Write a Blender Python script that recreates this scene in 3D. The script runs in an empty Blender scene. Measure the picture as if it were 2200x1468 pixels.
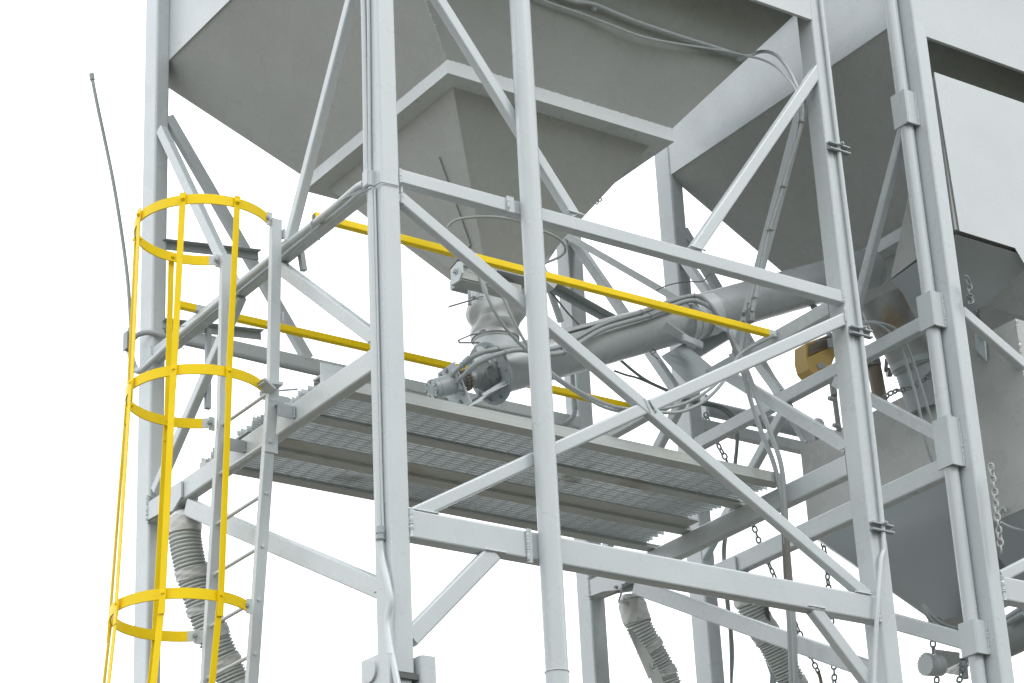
import bpy, bmesh, math, random
from mathutils import Vector, Matrix
random.seed(7)
V = Vector
# ------------------------------------------------------------------ camera, sky, sun
S = 1.2                      # metres per drawing unit
CH = 1.7                     # eye height in metres
F = 5127.88; CX, CY = 1100.0, 734.0
CAM = Matrix(((0.82558709, -0.56237348, -0.04628198), (0.19584633, 0.36249785, -0.9111748), (0.52919766, 0.74319, 0.40941233)))
scn = bpy.context.scene
cd = bpy.data.cameras.new('camera'); cam = bpy.data.objects.new('camera', cd); scn.collection.objects.link(cam)
cd.sensor_width = 36; cd.lens = F / 2200 * 36; cd.clip_start = 0.1; cd.clip_end = 2000
r, d, f = CAM[0], CAM[1], CAM[2]
cam.matrix_world = Matrix(((r[0], -d[0], -f[0], 0), (r[1], -d[1], -f[1], 0), (r[2], -d[2], -f[2], CH), (0, 0, 0, 1)))
scn.camera = cam
scn.view_settings.view_transform = 'Standard'; scn.view_settings.look = 'None'
scn.view_settings.exposure = 0.0; scn.view_settings.gamma = 1
SUN_EL, SUN_AZ = math.radians(46), math.radians(157)      # azimuth clockwise from +Y
w = bpy.data.worlds.new('World'); scn.world = w; w.use_nodes = True
nt = w.node_tree; nt.nodes.clear()
sky = nt.nodes.new('ShaderNodeTexSky'); sky.sky_type = 'NISHITA'; sky.sun_disc = False
sky.sun_elevation = SUN_EL; sky.sun_rotation = SUN_AZ; sky.air_density = 1.0; sky.dust_density = 3
b1 = nt.nodes.new('ShaderNodeBackground'); b1.inputs[1].default_value = 0.1; nt.links.new(sky.outputs[0], b1.inputs[0])
b2 = nt.nodes.new('ShaderNodeBackground'); b2.inputs[0].default_value = (0.955, 0.98, 1.0, 1); b2.inputs[1].default_value = 2.12
mx = nt.nodes.new('ShaderNodeMixShader'); mx.inputs[0].default_value = 0.9
wo = nt.nodes.new('ShaderNodeOutputWorld')
nt.links.new(b1.outputs[0], mx.inputs[1]); nt.links.new(b2.outputs[0], mx.inputs[2]); nt.links.new(mx.outputs[0], wo.inputs[0])
sl = bpy.data.lights.new('sun', 'SUN'); sl.energy = 1.1; sl.angle = math.radians(16); sl.color = (1, 0.985, 0.96)
so = bpy.data.objects.new('sun', sl); scn.collection.objects.link(so)
sdir = V((math.sin(SUN_AZ) * math.cos(SUN_EL), math.cos(SUN_AZ) * math.cos(SUN_EL), math.sin(SUN_EL)))
so.rotation_euler = sdir.to_track_quat('Z', 'Y').to_euler(); so.location = (0, 0, 40)

# ------------------------------------------------------------------ picture ray helpers (drawing units, origin at the eye)
def ray(u, v):
    a, b = (u - CX) / F, (v - CY) / F
    return CAM[0] * a + CAM[1] * b + CAM[2]
def pl(u, v, ax, val):
    q = ray(u, v); return q * (val / q[ax])
def X(u, v, x): return pl(u, v, 0, x)
def Y(u, v, y): return pl(u, v, 1, y)
def Z(u, v, z): return pl(u, v, 2, z)
def onpl(u, v, p0, n):
    q = ray(u, v); return q * (p0.dot(n) / q.dot(n))

# ------------------------------------------------------------------ materials
def mat(name, col, rough=0.4, metal=0.0, var=0.05, bump=0.15, bscale=220, wave=0.0, stain=None, sscale=3.0, sthr=0.55, spec=0.5, streak=0.0, coat=0.0):
    m = bpy.data.materials.new(name); m.use_nodes = True; n = m.node_tree.nodes; l = m.node_tree.links
    bs = n['Principled BSDF']; bs.inputs['Metallic'].default_value = metal; bs.inputs['Specular IOR Level'].default_value = spec
    bs.inputs['Coat Weight'].default_value = coat; bs.inputs['Coat Roughness'].default_value = 0.15
    tc = n.new('ShaderNodeTexCoord')
    def noise(s, det=4, vec=None):
        t = n.new('ShaderNodeTexNoise'); t.inputs['Scale'].default_value = s; t.inputs['Detail'].default_value = det
        l.new(vec or tc.outputs['Object'], t.inputs['Vector']); return t.outputs['Fac']
    def ramp(src, a, b, c0, c1):
        q = n.new('ShaderNodeMapRange'); q.inputs[1].default_value = a; q.inputs[2].default_value = b
        q.inputs[3].default_value = c0; q.inputs[4].default_value = c1; l.new(src, q.inputs[0]); return q.outputs[0]
    big = noise(1.7, 5)
    val = ramp(big, 0.3, 0.7, 1 - var, 1 + var)
    hs = n.new('ShaderNodeHueSaturation'); hs.inputs['Color'].default_value = (*col, 1); l.new(val, hs.inputs['Value'])
    cur = hs.outputs['Color']
    if streak:
        mp = n.new('ShaderNodeMapping'); mp.inputs['Scale'].default_value = (26, 26, 1.3); l.new(tc.outputs['Object'], mp.inputs['Vector'])
        st = ramp(noise(1.0, 6, mp.outputs[0]), 0.58, 0.78, 0, streak)
        mm = n.new('ShaderNodeMix'); mm.data_type = 'RGBA'; l.new(st, mm.inputs[0]); l.new(cur, mm.inputs[6]); mm.inputs[7].default_value = (col[0] * .55, col[1] * .5, col[2] * .42, 1); cur = mm.outputs[2]
    if stain:
        st = ramp(noise(sscale, 8), sthr, sthr + 0.14, 0, 0.85)
        mm = n.new('ShaderNodeMix'); mm.data_type = 'RGBA'; l.new(st, mm.inputs[0]); l.new(cur, mm.inputs[6]); mm.inputs[7].default_value = (*stain, 1); cur = mm.outputs[2]
    l.new(cur, bs.inputs['Base Color'])
    l.new(ramp(noise(6, 5), 0.3, 0.7, max(rough - 0.08, 0.05), rough + 0.1), bs.inputs['Roughness'])
    last = None
    if bump:
        bp = n.new('ShaderNodeBump'); bp.inputs['Strength'].default_value = bump; bp.inputs['Distance'].default_value = 0.002; l.new(noise(bscale, 2), bp.inputs['Height']); last = bp
    if wave:
        bw = n.new('ShaderNodeBump'); bw.inputs['Strength'].default_value = wave; bw.inputs['Distance'].default_value = 0.05; l.new(noise(1.6, 1), bw.inputs['Height'])
        if last: l.new(last.outputs[0], bw.inputs['Normal'])
        last = bw
    if last: l.new(last.outputs[0], bs.inputs['Normal'])
    return m
G = mat('grey_gloss_paint', (0.53, 0.57, 0.585), 0.30, var=0.03, bump=0.25, stain=(0.36, 0.35, 0.31), sscale=34, sthr=0.73)
GW = mat('pale_panel_paint', (0.53, 0.565, 0.575), 0.30, var=0.03, bump=0.12, bscale=160, wave=0.3)
GS = mat('grey_sheet_paint', (0.41, 0.425, 0.415), 0.27, var=0.04, bump=0.12, bscale=160, wave=0.5)
GD = mat('grey_satin_paint', (0.345, 0.38, 0.395), 0.36, var=0.06, bump=0.3, streak=0.1)
GM = mat('mirror_gloss_sheet', (0.50, 0.535, 0.55), 0.24, var=0.12, bump=0.1, bscale=160, wave=0.12, coat=0.5)
GT = mat('conveyor_paint', (0.40, 0.43, 0.44), 0.30, var=0.04, bump=0.2, stain=(0.30, 0.29, 0.26), sscale=30, sthr=0.70)
GR = mat('grating_paint', (0.50, 0.54, 0.55), 0.32, var=0.08, bump=0.4, bscale=90, stain=(0.16, 0.145, 0.11), sscale=3.0, sthr=0.62)
GJ = mat('joist_paint', (0.50, 0.525, 0.51), 0.38, var=0.08, bump=0.2, stain=(0.33, 0.30, 0.22), sscale=1.6, sthr=0.58)
YE = mat('yellow_paint', (0.92, 0.65, 0.0), 0.42, var=0.05, bump=0.35, bscale=160, streak=0.05, spec=0.25)
YD = mat('faded_yellow_guard', (0.50, 0.35, 0.11), 0.5, var=0.12, bump=0.3)
RB = mat('black_rubber', (0.11, 0.12, 0.12), 0.55, var=0.15, bump=0.2)
HO = mat('overpainted_hose', (0.33, 0.355, 0.36), 0.48, var=0.12, bump=0.4, bscale=120)
DU = mat('ribbed_duct', (0.50, 0.53, 0.525), 0.5, var=0.12, bump=0.4, bscale=80)
TP = mat('wrinkled_tape', (0.56, 0.575, 0.57), 0.45, var=0.1, bump=1.0, bscale=28, stain=(0.25, 0.25, 0.22), sscale=14, sthr=0.60)
BT = mat('boot_cloth', (0.46, 0.48, 0.48), 0.5, var=0.06, bump=0.3, bscale=60, stain=(0.40, 0.33, 0.2), sscale=6, sthr=0.64)
GK = mat('greasy_metal', (0.22, 0.235, 0.235), 0.33, var=0.35, bump=1.0, bscale=45, stain=(0.06, 0.055, 0.045), sscale=18, sthr=0.52)
ST = mat('stained_spout', (0.30, 0.31, 0.30), 0.4, var=0.1, bump=0.3, stain=(0.20, 0.135, 0.06), sscale=2.6, sthr=0.53)
RU = mat('brown_old_metal', (0.20, 0.17, 0.13), 0.55, var=0.3, bump=0.5, bscale=70)
CHN = mat('painted_chain', (0.20, 0.23, 0.225), 0.5, var=0.2, bump=0.3)
CHL = mat('light_painted_chain', (0.42, 0.43, 0.42), 0.45, var=0.2, bump=0.3)
SS = mat('clamp_steel', (0.42, 0.43, 0.43), 0.4, metal=0.6, var=0.1)
BR = mat('weathered_hose', (0.20, 0.19, 0.175), 0.5, var=0.25, bump=0.6, bscale=60, stain=(0.12, 0.10, 0.08), sscale=10, sthr=0.5)
GND = mat('gravel', (0.10, 0.095, 0.08), 0.9, var=0.2, bump=1.0, bscale=30, spec=0.2)

# ------------------------------------------------------------------ mesh builder
class MB:
    def __init__(s): s.bm = bmesh.new()
    def face(s, vs):
        try: return s.bm.faces.new(vs)
        except ValueError: return None
    def ring(s, pts): return [s.bm.verts.new(p) for p in pts]
    def loft(s, rings, closed=True, caps=True):
        R = [s.ring(q) for q in rings]
        k = len(R[0])
        for a, b in zip(R, R[1:]):
            for i in range(k if closed else k - 1):
                j = (i + 1) % k; s.face((a[i], a[j], b[j], b[i]))
        if caps and closed:
            s.face(R[0][::-1]); s.face(R[-1])
        return s
    def bar(s, p, q, n, w, t, rad=0.008, ext=0.0):
        """rectangular tube; p,q on the centre line of the outer face, n points into the body"""
        p, q = V(p), V(q); a = (q - p).normalized(); n = V(n); n = (n - a * n.dot(a)).normalized(); b = a.cross(n)
        p = p - a * ext; q = q + a * ext
        rad = min(rad, w * .45, t * .45); sec = []
        for (sb, sn, a0) in ((1, 0, 0), (1, 1, 1), (-1, 1, 2), (-1, 0, 3)):
            cb = sb * (w / 2 - rad); cn = rad if sn == 0 else t - rad
            for k in range(4):
                th = math.radians(-90 + a0 * 90 + k * 30)
                sec.append((cb + rad * math.cos(th), cn + rad * math.sin(th)))
        L = (q - p).length; m = max(1, int(L / 0.5))
        s.loft([[p + (q - p) * (i / m) + b * x + n * y for x, y in sec] for i in range(m + 1)]); return s
    def box(s, lo, hi, bev=0.0):
        lo, hi = V(lo), V(hi)
        c = [V((x, y, z)) for x in (lo.x, hi.x) for y in (lo.y, hi.y) for z in (lo.z, hi.z)]
        if bev:
            d = hi - lo; return s.bar(V((lo.x + d.x / 2, lo.y, lo.z)), V((lo.x + d.x / 2, lo.y, hi.z)), (0, 1, 0), d.x, d.y, bev)
        v = s.ring(c)
        for q in ((0, 1, 3, 2), (4, 6, 7, 5), (0, 4, 5, 1), (2, 3, 7, 6), (0, 2, 6, 4), (1, 5, 7, 3)): s.face([v[i] for i in q])
        return s
    def obox(s, c, ax, ay, az):
        """oriented box: centre and three half vectors"""
        c, ax, ay, az = V(c), V(ax), V(ay), V(az)
        v = s.ring([c + ax * i + ay * j + az * k for i in (-1, 1) for j in (-1, 1) for k in (-1, 1)])
        for q in ((0, 1, 3, 2), (4, 6, 7, 5), (0, 4, 5, 1), (2, 3, 7, 6), (0, 2, 6, 4), (1, 5, 7, 3)): s.face([v[i] for i in q])
        return s
    def plate(s, pts, th):
        th = V(th); pts = [V(p) for p in pts]
        a = s.ring(pts); b = s.ring([p + th for p in pts]); k = len(pts)
        s.face(a[::-1]); s.face(b)
        for i in range(k): s.face((a[i], a[(i + 1) % k], b[(i + 1) % k], b[i]))
        return s
    def sweep(s, path, rad, seg=14, radf=None, noise=0.0, squash=None):
        path = [V(p) for p in path]; m = len(path); rings = []; up = None
        for i, p in enumerate(path):
            a = (path[min(i + 1, m - 1)] - path[max(i - 1, 0)]).normalized()
            if up is None: up = a.orthogonal().normalized()
            up = (up - a * up.dot(a)).normalized(); b = a.cross(up)
            rr = rad if radf is None else radf(i / (m - 1))
            rings.append([p + (up * math.cos(2 * math.pi * k / seg) + b * math.sin(2 * math.pi * k / seg)) * rr * (1 + random.uniform(-noise, noise)) for k in range(seg)])
        s.loft(rings); return s
    def tube(s, pts, rad, seg=14, step=0.02, noise=0.0):
        return s.sweep(spline(pts, step), rad, seg, noise=noise)
    def rod(s, p, q, rad, seg=16): return s.sweep([p, V(p).lerp(V(q), .5), q], rad, seg)
    def lathe(s, p, a, prof, seg=32):
        p, a = V(p), V(a).normalized(); up = a.orthogonal().normalized(); b = a.cross(up)
        s.loft([[p + a * h + (up * math.cos(2 * math.pi * k / seg) + b * math.sin(2 * math.pi * k / seg)) * rr for k in range(seg)] for h, rr in prof]); return s
    def bolt(s, p, a, rad=0.012, h=0.009, washer=True):
        p, a = V(p), V(a).normalized()
        if washer: s.lathe(p, a, [(0, rad * 1.5), (0.0025, rad * 1.5)], 16); p = p + a * 0.0025
        s.lathe(p, a, [(0, rad), (h * .8, rad), (h, rad * .85)], 6); return s
    def bead(s, p, q, rad=0.0055):
        rad *= 1.3
        p, q = V(p), V(q); L = (q - p).length; m = max(3, int(L / 0.006)); path = [p + (q - p) * (i / m) for i in range(m + 1)]
        s.sweep(path, rad, 7, radf=lambda t: rad * random.uniform(0.65, 1.3)); return s
    def build(s, name, m, parent=None, org=None):
        me = bpy.data.meshes.new(name); bm = s.bm
        bmesh.ops.recalc_face_normals(bm, faces=bm.faces)
        o0 = parent.matrix_world.translation.copy() if parent is not None and org is None else (org if org is not None else None)
        for v in bm.verts: v.co = v.co * S + V((0, 0, CH))
        if o0 is None:
            cs = [v.co for v in bm.verts]
            o0 = V(((min(c.x for c in cs) + max(c.x for c in cs)) / 2, (min(c.y for c in cs) + max(c.y for c in cs)) / 2, min(c.z for c in cs)))
        for v in bm.verts: v.co -= o0
        for fc in bm.faces: fc.smooth = True
        bm.to_mesh(me); bm.free(); me.set_sharp_from_angle(angle=math.radians(35)); me.materials.append(m)
        ob = bpy.data.objects.new(name, me); scn.collection.objects.link(ob)
        wn = ob.modifiers.new('normals', 'WEIGHTED_NORMAL'); wn.keep_sharp = True; wn.weight = 90
        if parent is not None:
            ob.parent = parent; ob.location = o0 - parent.matrix_world.translation
            ob['_w'] = 0; del ob['_w']
            LOC[ob.name] = o0.copy()
        else: ob.location = o0
        ob.matrix_world.translation = o0
        return ob
LOC = {}
def spline(pts, step=0.02):
    pts = [V(p) for p in pts]; P = [pts[0] * 2 - pts[1]] + pts + [pts[-1] * 2 - pts[-2]]; out = []
    for i in range(1, len(P) - 2):
        a, b, c, d = P[i - 1:i + 3]; m = max(2, int((c - b).length / step))
        for k in range(m):
            t = k / m; out.append(0.5 * ((2 * b) + (c - a) * t + (2 * a - 5 * b + 4 * c - d) * t * t + (3 * b - a - 3 * c + d) * t ** 3))
    out.append(pts[-1]); return out
def thing(name, label, cat, base, group=None):
    o = bpy.data.objects.new(name, None); scn.collection.objects.link(o); o.empty_display_size = 0.2
    o.location = V(base) * S + V((0, 0, CH)); o.matrix_world.translation = o.location
    return tag(o, label, cat, group)
def tag(o, label, cat, group=None):
    o['label'] = label; o['category'] = cat
    if group: o['group'] = group
    return o

gz = -CH / S
# ------------------------------------------------------------------ ground
BK = mat('shade_bank_dark', (0.055, 0.065, 0.035), 0.95, var=0.35, bump=1.0, bscale=3, spec=0.1)
m = MB(); nA = 46
def shade_bank(az, t):      # unseen slope added behind the viewer and right to block low sky light (azimuth clockwise from +Y)
    edge = max(0.0, min(1.0, (az - 95) / 22, (232 - az) / 22)); R_ = 16 + 26 * t
    hgt = (22 * t ** .8 if t < .999 else -2) * edge * (1 + .12 * math.sin(az * .31) + .07 * math.sin(az * .83 + 5 * t))
    a_ = math.radians(az); return V((R_ * math.sin(a_), R_ * math.cos(a_), gz - .05 + max(0, hgt)))
rows = [[m.bm.verts.new(shade_bank(95 + 137 * i / nA, k / 10)) for i in range(nA + 1)] for k in range(11)]
for k in range(10):
    for i in range(nA): m.face((rows[k][i], rows[k][i + 1], rows[k + 1][i + 1], rows[k + 1][i]))
bo_ = m.build('added_shade_bank', BK); bo_['kind'] = 'structure'
g = MB(); g.box((-160, -160, gz - .1), (160, 160, gz)); go = g.build('ground', GND); go['kind'] = 'structure'

# ------------------------------------------------------------------ steel frames
def frame(root, x0, x1, yb, zu, zd, zl, post_w, dz, full):
    nx, ny = V((1, 0, 0)), V((0, 1, 0)); y0 = 8.476
    pf = .13
    top = 8.12
    low = gz if full != 1 else 2.955
    for (px, py, pw, pd, lo, wd) in ((x0, y0, post_w, pf + .02 if full == 1 else pf, low, 1), (x1, y0, .115, pf, gz, 1), (x0, yb, .088 if full == 1 else .105, .16, gz, 1), (x1, yb, .113, .14, gz, 1)):
        m = MB(); m.bar((px + pw / 2, py, lo), (px + pw / 2, py, top), ny, pw, pd, 0.014); m.build('post', G, root)
    xi0, xi1 = x0 + post_w, x1
    bt = .06
    # front plane, x direction
    if full == 1:
        m = MB(); m.bar((xi0, y0 + .002, zu - .036), (xi1, y0 + .002, zu - .036), ny, .076, bt)
        m.bead((xi0 + .004, y0 + .002, zu), (xi0 + .004, y0 + .002, zu - .075)); m.bead((xi1 - .004, y0 + .002, zu), (xi1 - .004, y0 + .002, zu - .075)); m.build('beam', G, root)
    m = MB(); m.bar((xi0, y0 + .002, zl - .07), (xi1, y0 + .002, zl - .07), ny, .14, .075, .013)
    m.bead((xi0 + .004, y0 + .001, zl), (xi0 + .004, y0 + .001, zl - .14), .008); m.bead((xi1 - .004, y0 + .001, zl), (xi1 - .004, y0 + .001, zl - .14), .006); m.build('beam', G, root)
    # back plane
    m = MB(); m.bar((xi0, yb + .002, zu + .12), (xi1, yb + .002, zu + .12), ny, .075, bt); m.build('beam', G, root)
    for sgn in (0, 1):
        a, b = ((5.42, yb, 6.94), (6.335, yb, 5.60)); dx = x0 - 5.327; a = V(a) + V((dx, .004, dz)); b = V(b) + V((dx, .004, dz))
        if sgn: mid = (x0 + x1 + .1) / 2; a.x = 2 * mid - a.x; b.x = 2 * mid - b.x
        m = MB(); m.bar(a, b, ny, .065, .05, .009); m.bead(b + V((-.04, 0, -.01)), b + V((.04, 0, -.01))); m.build('brace', G, root)
    # side planes
    for xs, left in ((x0, 1), (x1, 0)):
        if full == 2 and not left: continue
        ya, yc = 8.606, yb
        def P(y, z, k=.0): return V((xs + k, y, z))
        m = MB(); m.bar(P(ya, zu - .045, .002), P(yc, zu - .045, .002), nx, .085, bt); m.bead(P(yc - .003, zu), P(yc - .003, zu - .09), .006); m.build('beam', G, root)
        m = MB(); m.bar(P(ya, zd - .058, .002), P(yc, zd - .058, .002), nx, .118, .065, .012); m.bead(P(yc - .003, zd + .03), P(yc - .003, zd - .12), .008); m.build('beam', G, root)
        du, dd = zu - 5.447, zd - 4.54
        L = [((8.60, 6.80 + dz), (9.42, 5.45 + du), .056, .05), ((10.88, 6.81 + dz), (9.99, 5.44 + du), .062, .05),
             ((10.88, 4.60 + dd), (9.93, 5.36 + du), .062, .05), ((9.50, 5.34 + du), (8.60, 4.58 + dd), .07, .05),
             ((10.49, 4.375 + dd), (8.60, 3.36 + dd * 1.4), .092, .06)]
        for i, (p, q, ww, tt) in enumerate(L):
            if i == 0 and not left: pass
            m = MB(); a, b = P(*p, .006), P(*q, .006); m.bar(a, b, nx, ww, tt, .010); m.bead(b.lerp(a, .0) + V((0, -.03, .0)), b + V((0, .04, 0)), .005); m.build('brace', G, root)
        # gusset plates that hold the duct at the back end of the deck beam
        gp = [(10.888, 4.43), (10.757, 4.422), (10.595, 4.387), (10.50, 4.433), (10.502, 4.522), (10.888, 4.53)]
        for k in (-.014, .075):
            m = MB(); m.plate([P(min(y, yc - .004) , z + dd, k) for y, z in gp], (.012, 0, 0)); m.bead(P(yc - .012, 4.57 + dd, k), P(yc - .012, 4.43 + dd, k), .007); m.build('gusset_plate', G, root)
    # front braces
    W = x1 - x0
    def Q(x, z): return V((x0 + (x - 5.327) * W / (8.245 - 5.327), y0 + .006, z))
    du, dl = zu - 5.447, zl - 3.72
    if full == 1:
        br = [(Y(858, 418, y0 + .006), Y(1868, 1279, y0 + .006), .067), (Y(890, 1104, y0 + .006), Y(1396, 871.5, y0 + .006), .066), (Y(1398, 872, y0 + .006), Y(1830, 678, y0 + .006), .068),
              (Y(860, -144, y0 + .006), Y(1238, 461, y0 + .006), .064), (Y(1763, 146, y0 + .006), Y(1496, 536, y0 + .006), .066),
              (Y(1064, 1186, y0 + .006), Y(886, 1369, y0 + .006), .086), (Y(1753, 1306, y0 + .006), Y(1905, 1508, y0 + .006), .075)]
    else:
        br = [(Q(5.42, 5.40 + du), Q(8.245, 3.76 + dl), .067), (Q(5.44, 3.72 + dl), Q(8.245, 5.27 + du), .066), (Q(6, 3.6 + dl), Q(5.40, 2.95 + dl), .086)]
    for i, (a, b, ww) in enumerate(br):
        m = MB()
        if full == 1 and i == 1: a = a; b = b + V((0, .004, 0)); a = a + V((0, .004, 0))
        m.bar(a, b, ny, ww, .05, .011)
        al = (b - a).normalized(); c = al.cross(ny) * (ww / 2)
        e = b - al * .01
        if full == 1 and i in (3, 4): m.bead(V((e.x - .05, e.y - .006, e.z)), V((e.x + .05, e.y - .006, e.z - .003)), .0045)
        if full == 1 and i in (5, 6): m.bead(V((a.x - .055, a.y - .004, a.z + .004)), V((a.x + .055, a.y - .004, a.z + .004)), .0045)
        if full == 1 and i == 0: m.bead(V((a.x + .012, a.y - .004, a.z + .04)), V((a.x + .012, a.y - .004, a.z - .045)), .0045); m.bead(V((e.x - .09, e.y - .004, 3.722)), V((e.x + .02, e.y - .004, 3.722)), .0045)
        if full == 1 and i == 2: m.bead(V((8.243, e.y - .004, e.z + .04)), V((8.243, e.y - .004, e.z - .045)), .0045); m.bead(V((a.x - .01, a.y - .004, a.z + .03)), V((a.x + .03, a.y - .004, a.z - .03)), .004)
        if full == 1 and i == 1: m.bead(V((a.x, a.y - .004, 3.722)), V((a.x + .13, a.y - .004, 3.722)), .0045); m.bead(V((b.x - .03, a.y - .004, b.z + .03)), V((b.x, a.y - .004, b.z - .035)), .004)
        m.build('brace', G, root)
t1 = thing('support_frame', 'nearer grey steel tower frame carrying the grated deck and hopper', 'steel frame', (6.84, 9.77, gz))
frame(t1, 5.327, 8.245, 10.905, 5.447, 4.54, 3.72, .102, 0, 1)
t2 = thing('support_frame', 'second grey steel tower frame at the right, behind the first', 'steel frame', (10.55, 9.7, gz))
frame(t2, 9.07, 12.05, 10.825, 5.585, 4.71, 3.97, .098, .16, 2)
# splice plates where the beams meet the round pipe
m = MB(); m.box((6.045, 8.468, 5.37), (6.085, 8.478, 5.455)); m.bead((6.05, 8.468, 5.45), (6.05, 8.468, 5.38)); m.build('splice_plate', G, t1)
m = MB(); m.box((6.06, 8.468, 3.56), (6.085, 8.478, 3.725)); m.bead((6.062, 8.468, 3.72), (6.062, 8.468, 3.57)); m.build('splice_plate', G, t1)
# pinned foot under the front post
m = MB()
for k, yy in ((5.235, 0), (5.30, 0)):
    pass
P_ = [X(776, 1422, 5.24), X(824, 1400, 5.24), X(833, 1402, 5.24), X(842, 1560, 5.24), X(780, 1590, 5.24)]
m.plate(P_, (.03, 0, 0)); m.build('hinge_plate', G, t1)
m = MB(); m.lathe(X(798, 1443, 5.24), (-1, 0, 0), [(0, .05), (.012, .05), (.014, .044)], 28); m.build('hinge_pin', G, t1)
m = MB(); c0 = Y(911, 1416, 8.50); m.box((5.445, 8.45, 2.6), (5.53, 8.60, c0.z), .02); m.build('hinge_plate', G, t1)
m = MB(); m.bar((5.378, 8.484, gz), (5.378, 8.484, 2.93), (0, 1, 0), .09, .12, .014); m.build('lower_post', G, t1)
m = MB(); m.box((5.32, 8.47, 2.925), (5.445, 8.61, 2.95)); m.build('base_plate', RB, t1)

# ------------------------------------------------------------------ hoppers
def frustum(m, a, b):   # lists of 4 points
    m.loft([a, b])
def hopper(root, dx, dz, back, left_x):
    o = V((dx, 0, dz)); zt = 7.28
    x0, x1, ya, yb = left_x, 8.25 + dx, 8.60, back
    m = MB()
    zb = 7.157 + dz; zL = 7.33 + dz; H = 8.1
    m.box((x0 + .02, 8.478, zb), (x1 - .003 if dx == 0 else x1, 8.50, H)); m.build('front_wall', GW, root)
    m = MB(); m.box((x0, 8.62, zL - .02), (x0 + .02, back, H)); m.build('side_wall', GW if dx == 0 else GM, root)
    m = MB(); m.box((x1 - .02, 8.62, zL - .02), (x1, back, H)); m.build('side_wall', GW, root)
    m = MB(); m.box((x0, back, zL - .02), (x1, back + .02, H)); m.build('back_wall', GW, root)
    m = MB(); m.box((x0 - .15, 8.35, H), (x1 + .15, back + .15, H + .03)); m.build('roof', GW, root)
    cx, cy, ha, hb = 6.844 + dx, 9.768, .743, .747
    zf = 6.52 + dz
    Tp = [V((x0, ya, 7.325 + dz)), V((x1, ya, 7.27 + dz)), V((x1, back, 7.32 + dz)), V((x0, back, 7.325 + dz))]
    Bt = [V((cx - ha, cy - hb, zf)), V((cx + ha, cy - hb, zf)), V((cx + ha, cy + hb, zf)), V((cx - ha, cy + hb, zf))]
    m = MB(); m.loft([[p.lerp(q, k / 6) for p, q in zip(Tp, Bt)] for k in range(7)])
    m.bead(Bt[0] + V((-.002, -.002, .01)), Bt[0].lerp(Tp[0], .8), .005); m.build('upper_cone', GS, root)
    # collar ring
    m = MB(); hh = .08; e = .012
    m.loft([[V((cx + sx * (ha + q), cy + sy * (hb + q), z)) for sx, sy in ((-1, -1), (1, -1), (1, 1), (-1, 1))] for q, z in ((0, zf + .012), (e, zf + .004), (e, zf - hh + .004), (0, zf - hh))])
    for sx, sy, tx, ty in ((-1, -1, 1, -1), (-1, -1, -1, 1)):
        m.bead(V((cx + sx * ha, cy + sy * hb, zf + .006)), V((cx + tx * ha, cy + ty * hb, zf + .006)), .006)
    m.build('collar', GW, root)
    ia, zc, hs, zs = .655, zf - hh - .001, .165, 5.756 + dz
    a = [V((cx + sx * ia, cy + sy * ia, zc)) for sx, sy in ((-1, -1), (1, -1), (1, 1), (-1, 1))]
    b = [V((cx + sx * hs, cy + sy * hs, zs)) for sx, sy in ((-1, -1), (1, -1), (1, 1), (-1, 1))]
    m = MB(); m.loft([[p.lerp(q, k / 6) for p, q in zip(a, b)] for k in range(7)]); m.bead(a[0].lerp(b[0], .03), b[0], .004); m.build('lower_cone', GS, root)
    return a, b, Tp, Bt
h1 = thing('feed_hopper', 'large grey tapered hopper hanging inside the nearer tower', 'hopper', (6.84, 9.77, 5.75))
ca, cb, Tp1, Bt1 = hopper(h1, 0, 0, 11.15, 5.41)
# wear plate standing off the left face of the lower cone
def LC(s, t): # point on left face: s 0..1 from front to back, t 0..1 down
    return ca[0].lerp(ca[3], s).lerp(cb[0].lerp(cb[3], s), t)
nl = (ca[3] - ca[0]).cross(cb[0] - ca[0]).normalized(); nl = nl if nl.x < 0 else -nl
m = MB(); m.plate([LC(.22, .30) + nl * .010, LC(.20, .88) + nl * .010, LC(.80, .93) + nl * .010, LC(.96, .30) + nl * .010], nl * -.009); m.build('wear_plate', GS, h1)
# eye rings on the back right edge
for (u, v) in ((1281, 434), (1288, 428)):
    m = MB(); c = Y(u, v, 9.35); m.sweep([c + V((0.014 * math.cos(a * .5236), 0, 0.014 * math.sin(a * .5236))) for a in range(13)], .004, 8); m.build('eye_ring', GD, h1)
h2 = thing('feed_hopper', 'large grey hopper with shiny side sheet inside the right tower', 'hopper', (10.55, 9.77, 5.9))
hopper(h2, 3.743, .17, 10.86, 9.078)

# hood panel on the right tower
hd = thing('discharge_hood', 'pale flat fronted sheet metal hood fixed between the right tower posts', 'hood', (9.6, 8.7, 5.95))
m = MB(); m.plate([Y(2007, 155, 8.478), Y(2600, 360, 8.478), Y(2600, 660, 8.478), Y(2215, 590, 8.478), Y(2181, 533, 8.478), Y(2062, 496, 8.478)], (0, .004, 0)); m.build('front_panel', GW, hd)
xa = 9.195; xb = 11.0
sec = [(8.492, 7.08), (8.492, 6.06), (9.05, 5.98), (8.72, 6.62)]
m = MB(); m.loft([[V((x, y, z)) for y, z in sec] for x in (xa, xb)]); m.build('hood_body', GS, hd)
m = MB(); m.loft([[V((xa + .004, 8.495, 6.03)), V((9.85, 8.495, 6.03)), V((9.85, 9.05, 5.975)), V((xa + .004, 9.05, 5.975))], [V((9.36, 8.78, 5.80)), V((9.66, 8.78, 5.80)), V((9.66, 9.02, 5.80)), V((9.36, 9.02, 5.80))]]); m.build('outlet', GD, hd)
m = MB(); a, b = Y(2104, 627, 9.15), Y(2206, 560, 8.55); m.bar(a, b, (0.2, 0.3, 1), .05, .09, .006); m.build('stiffener', G, hd)

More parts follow.
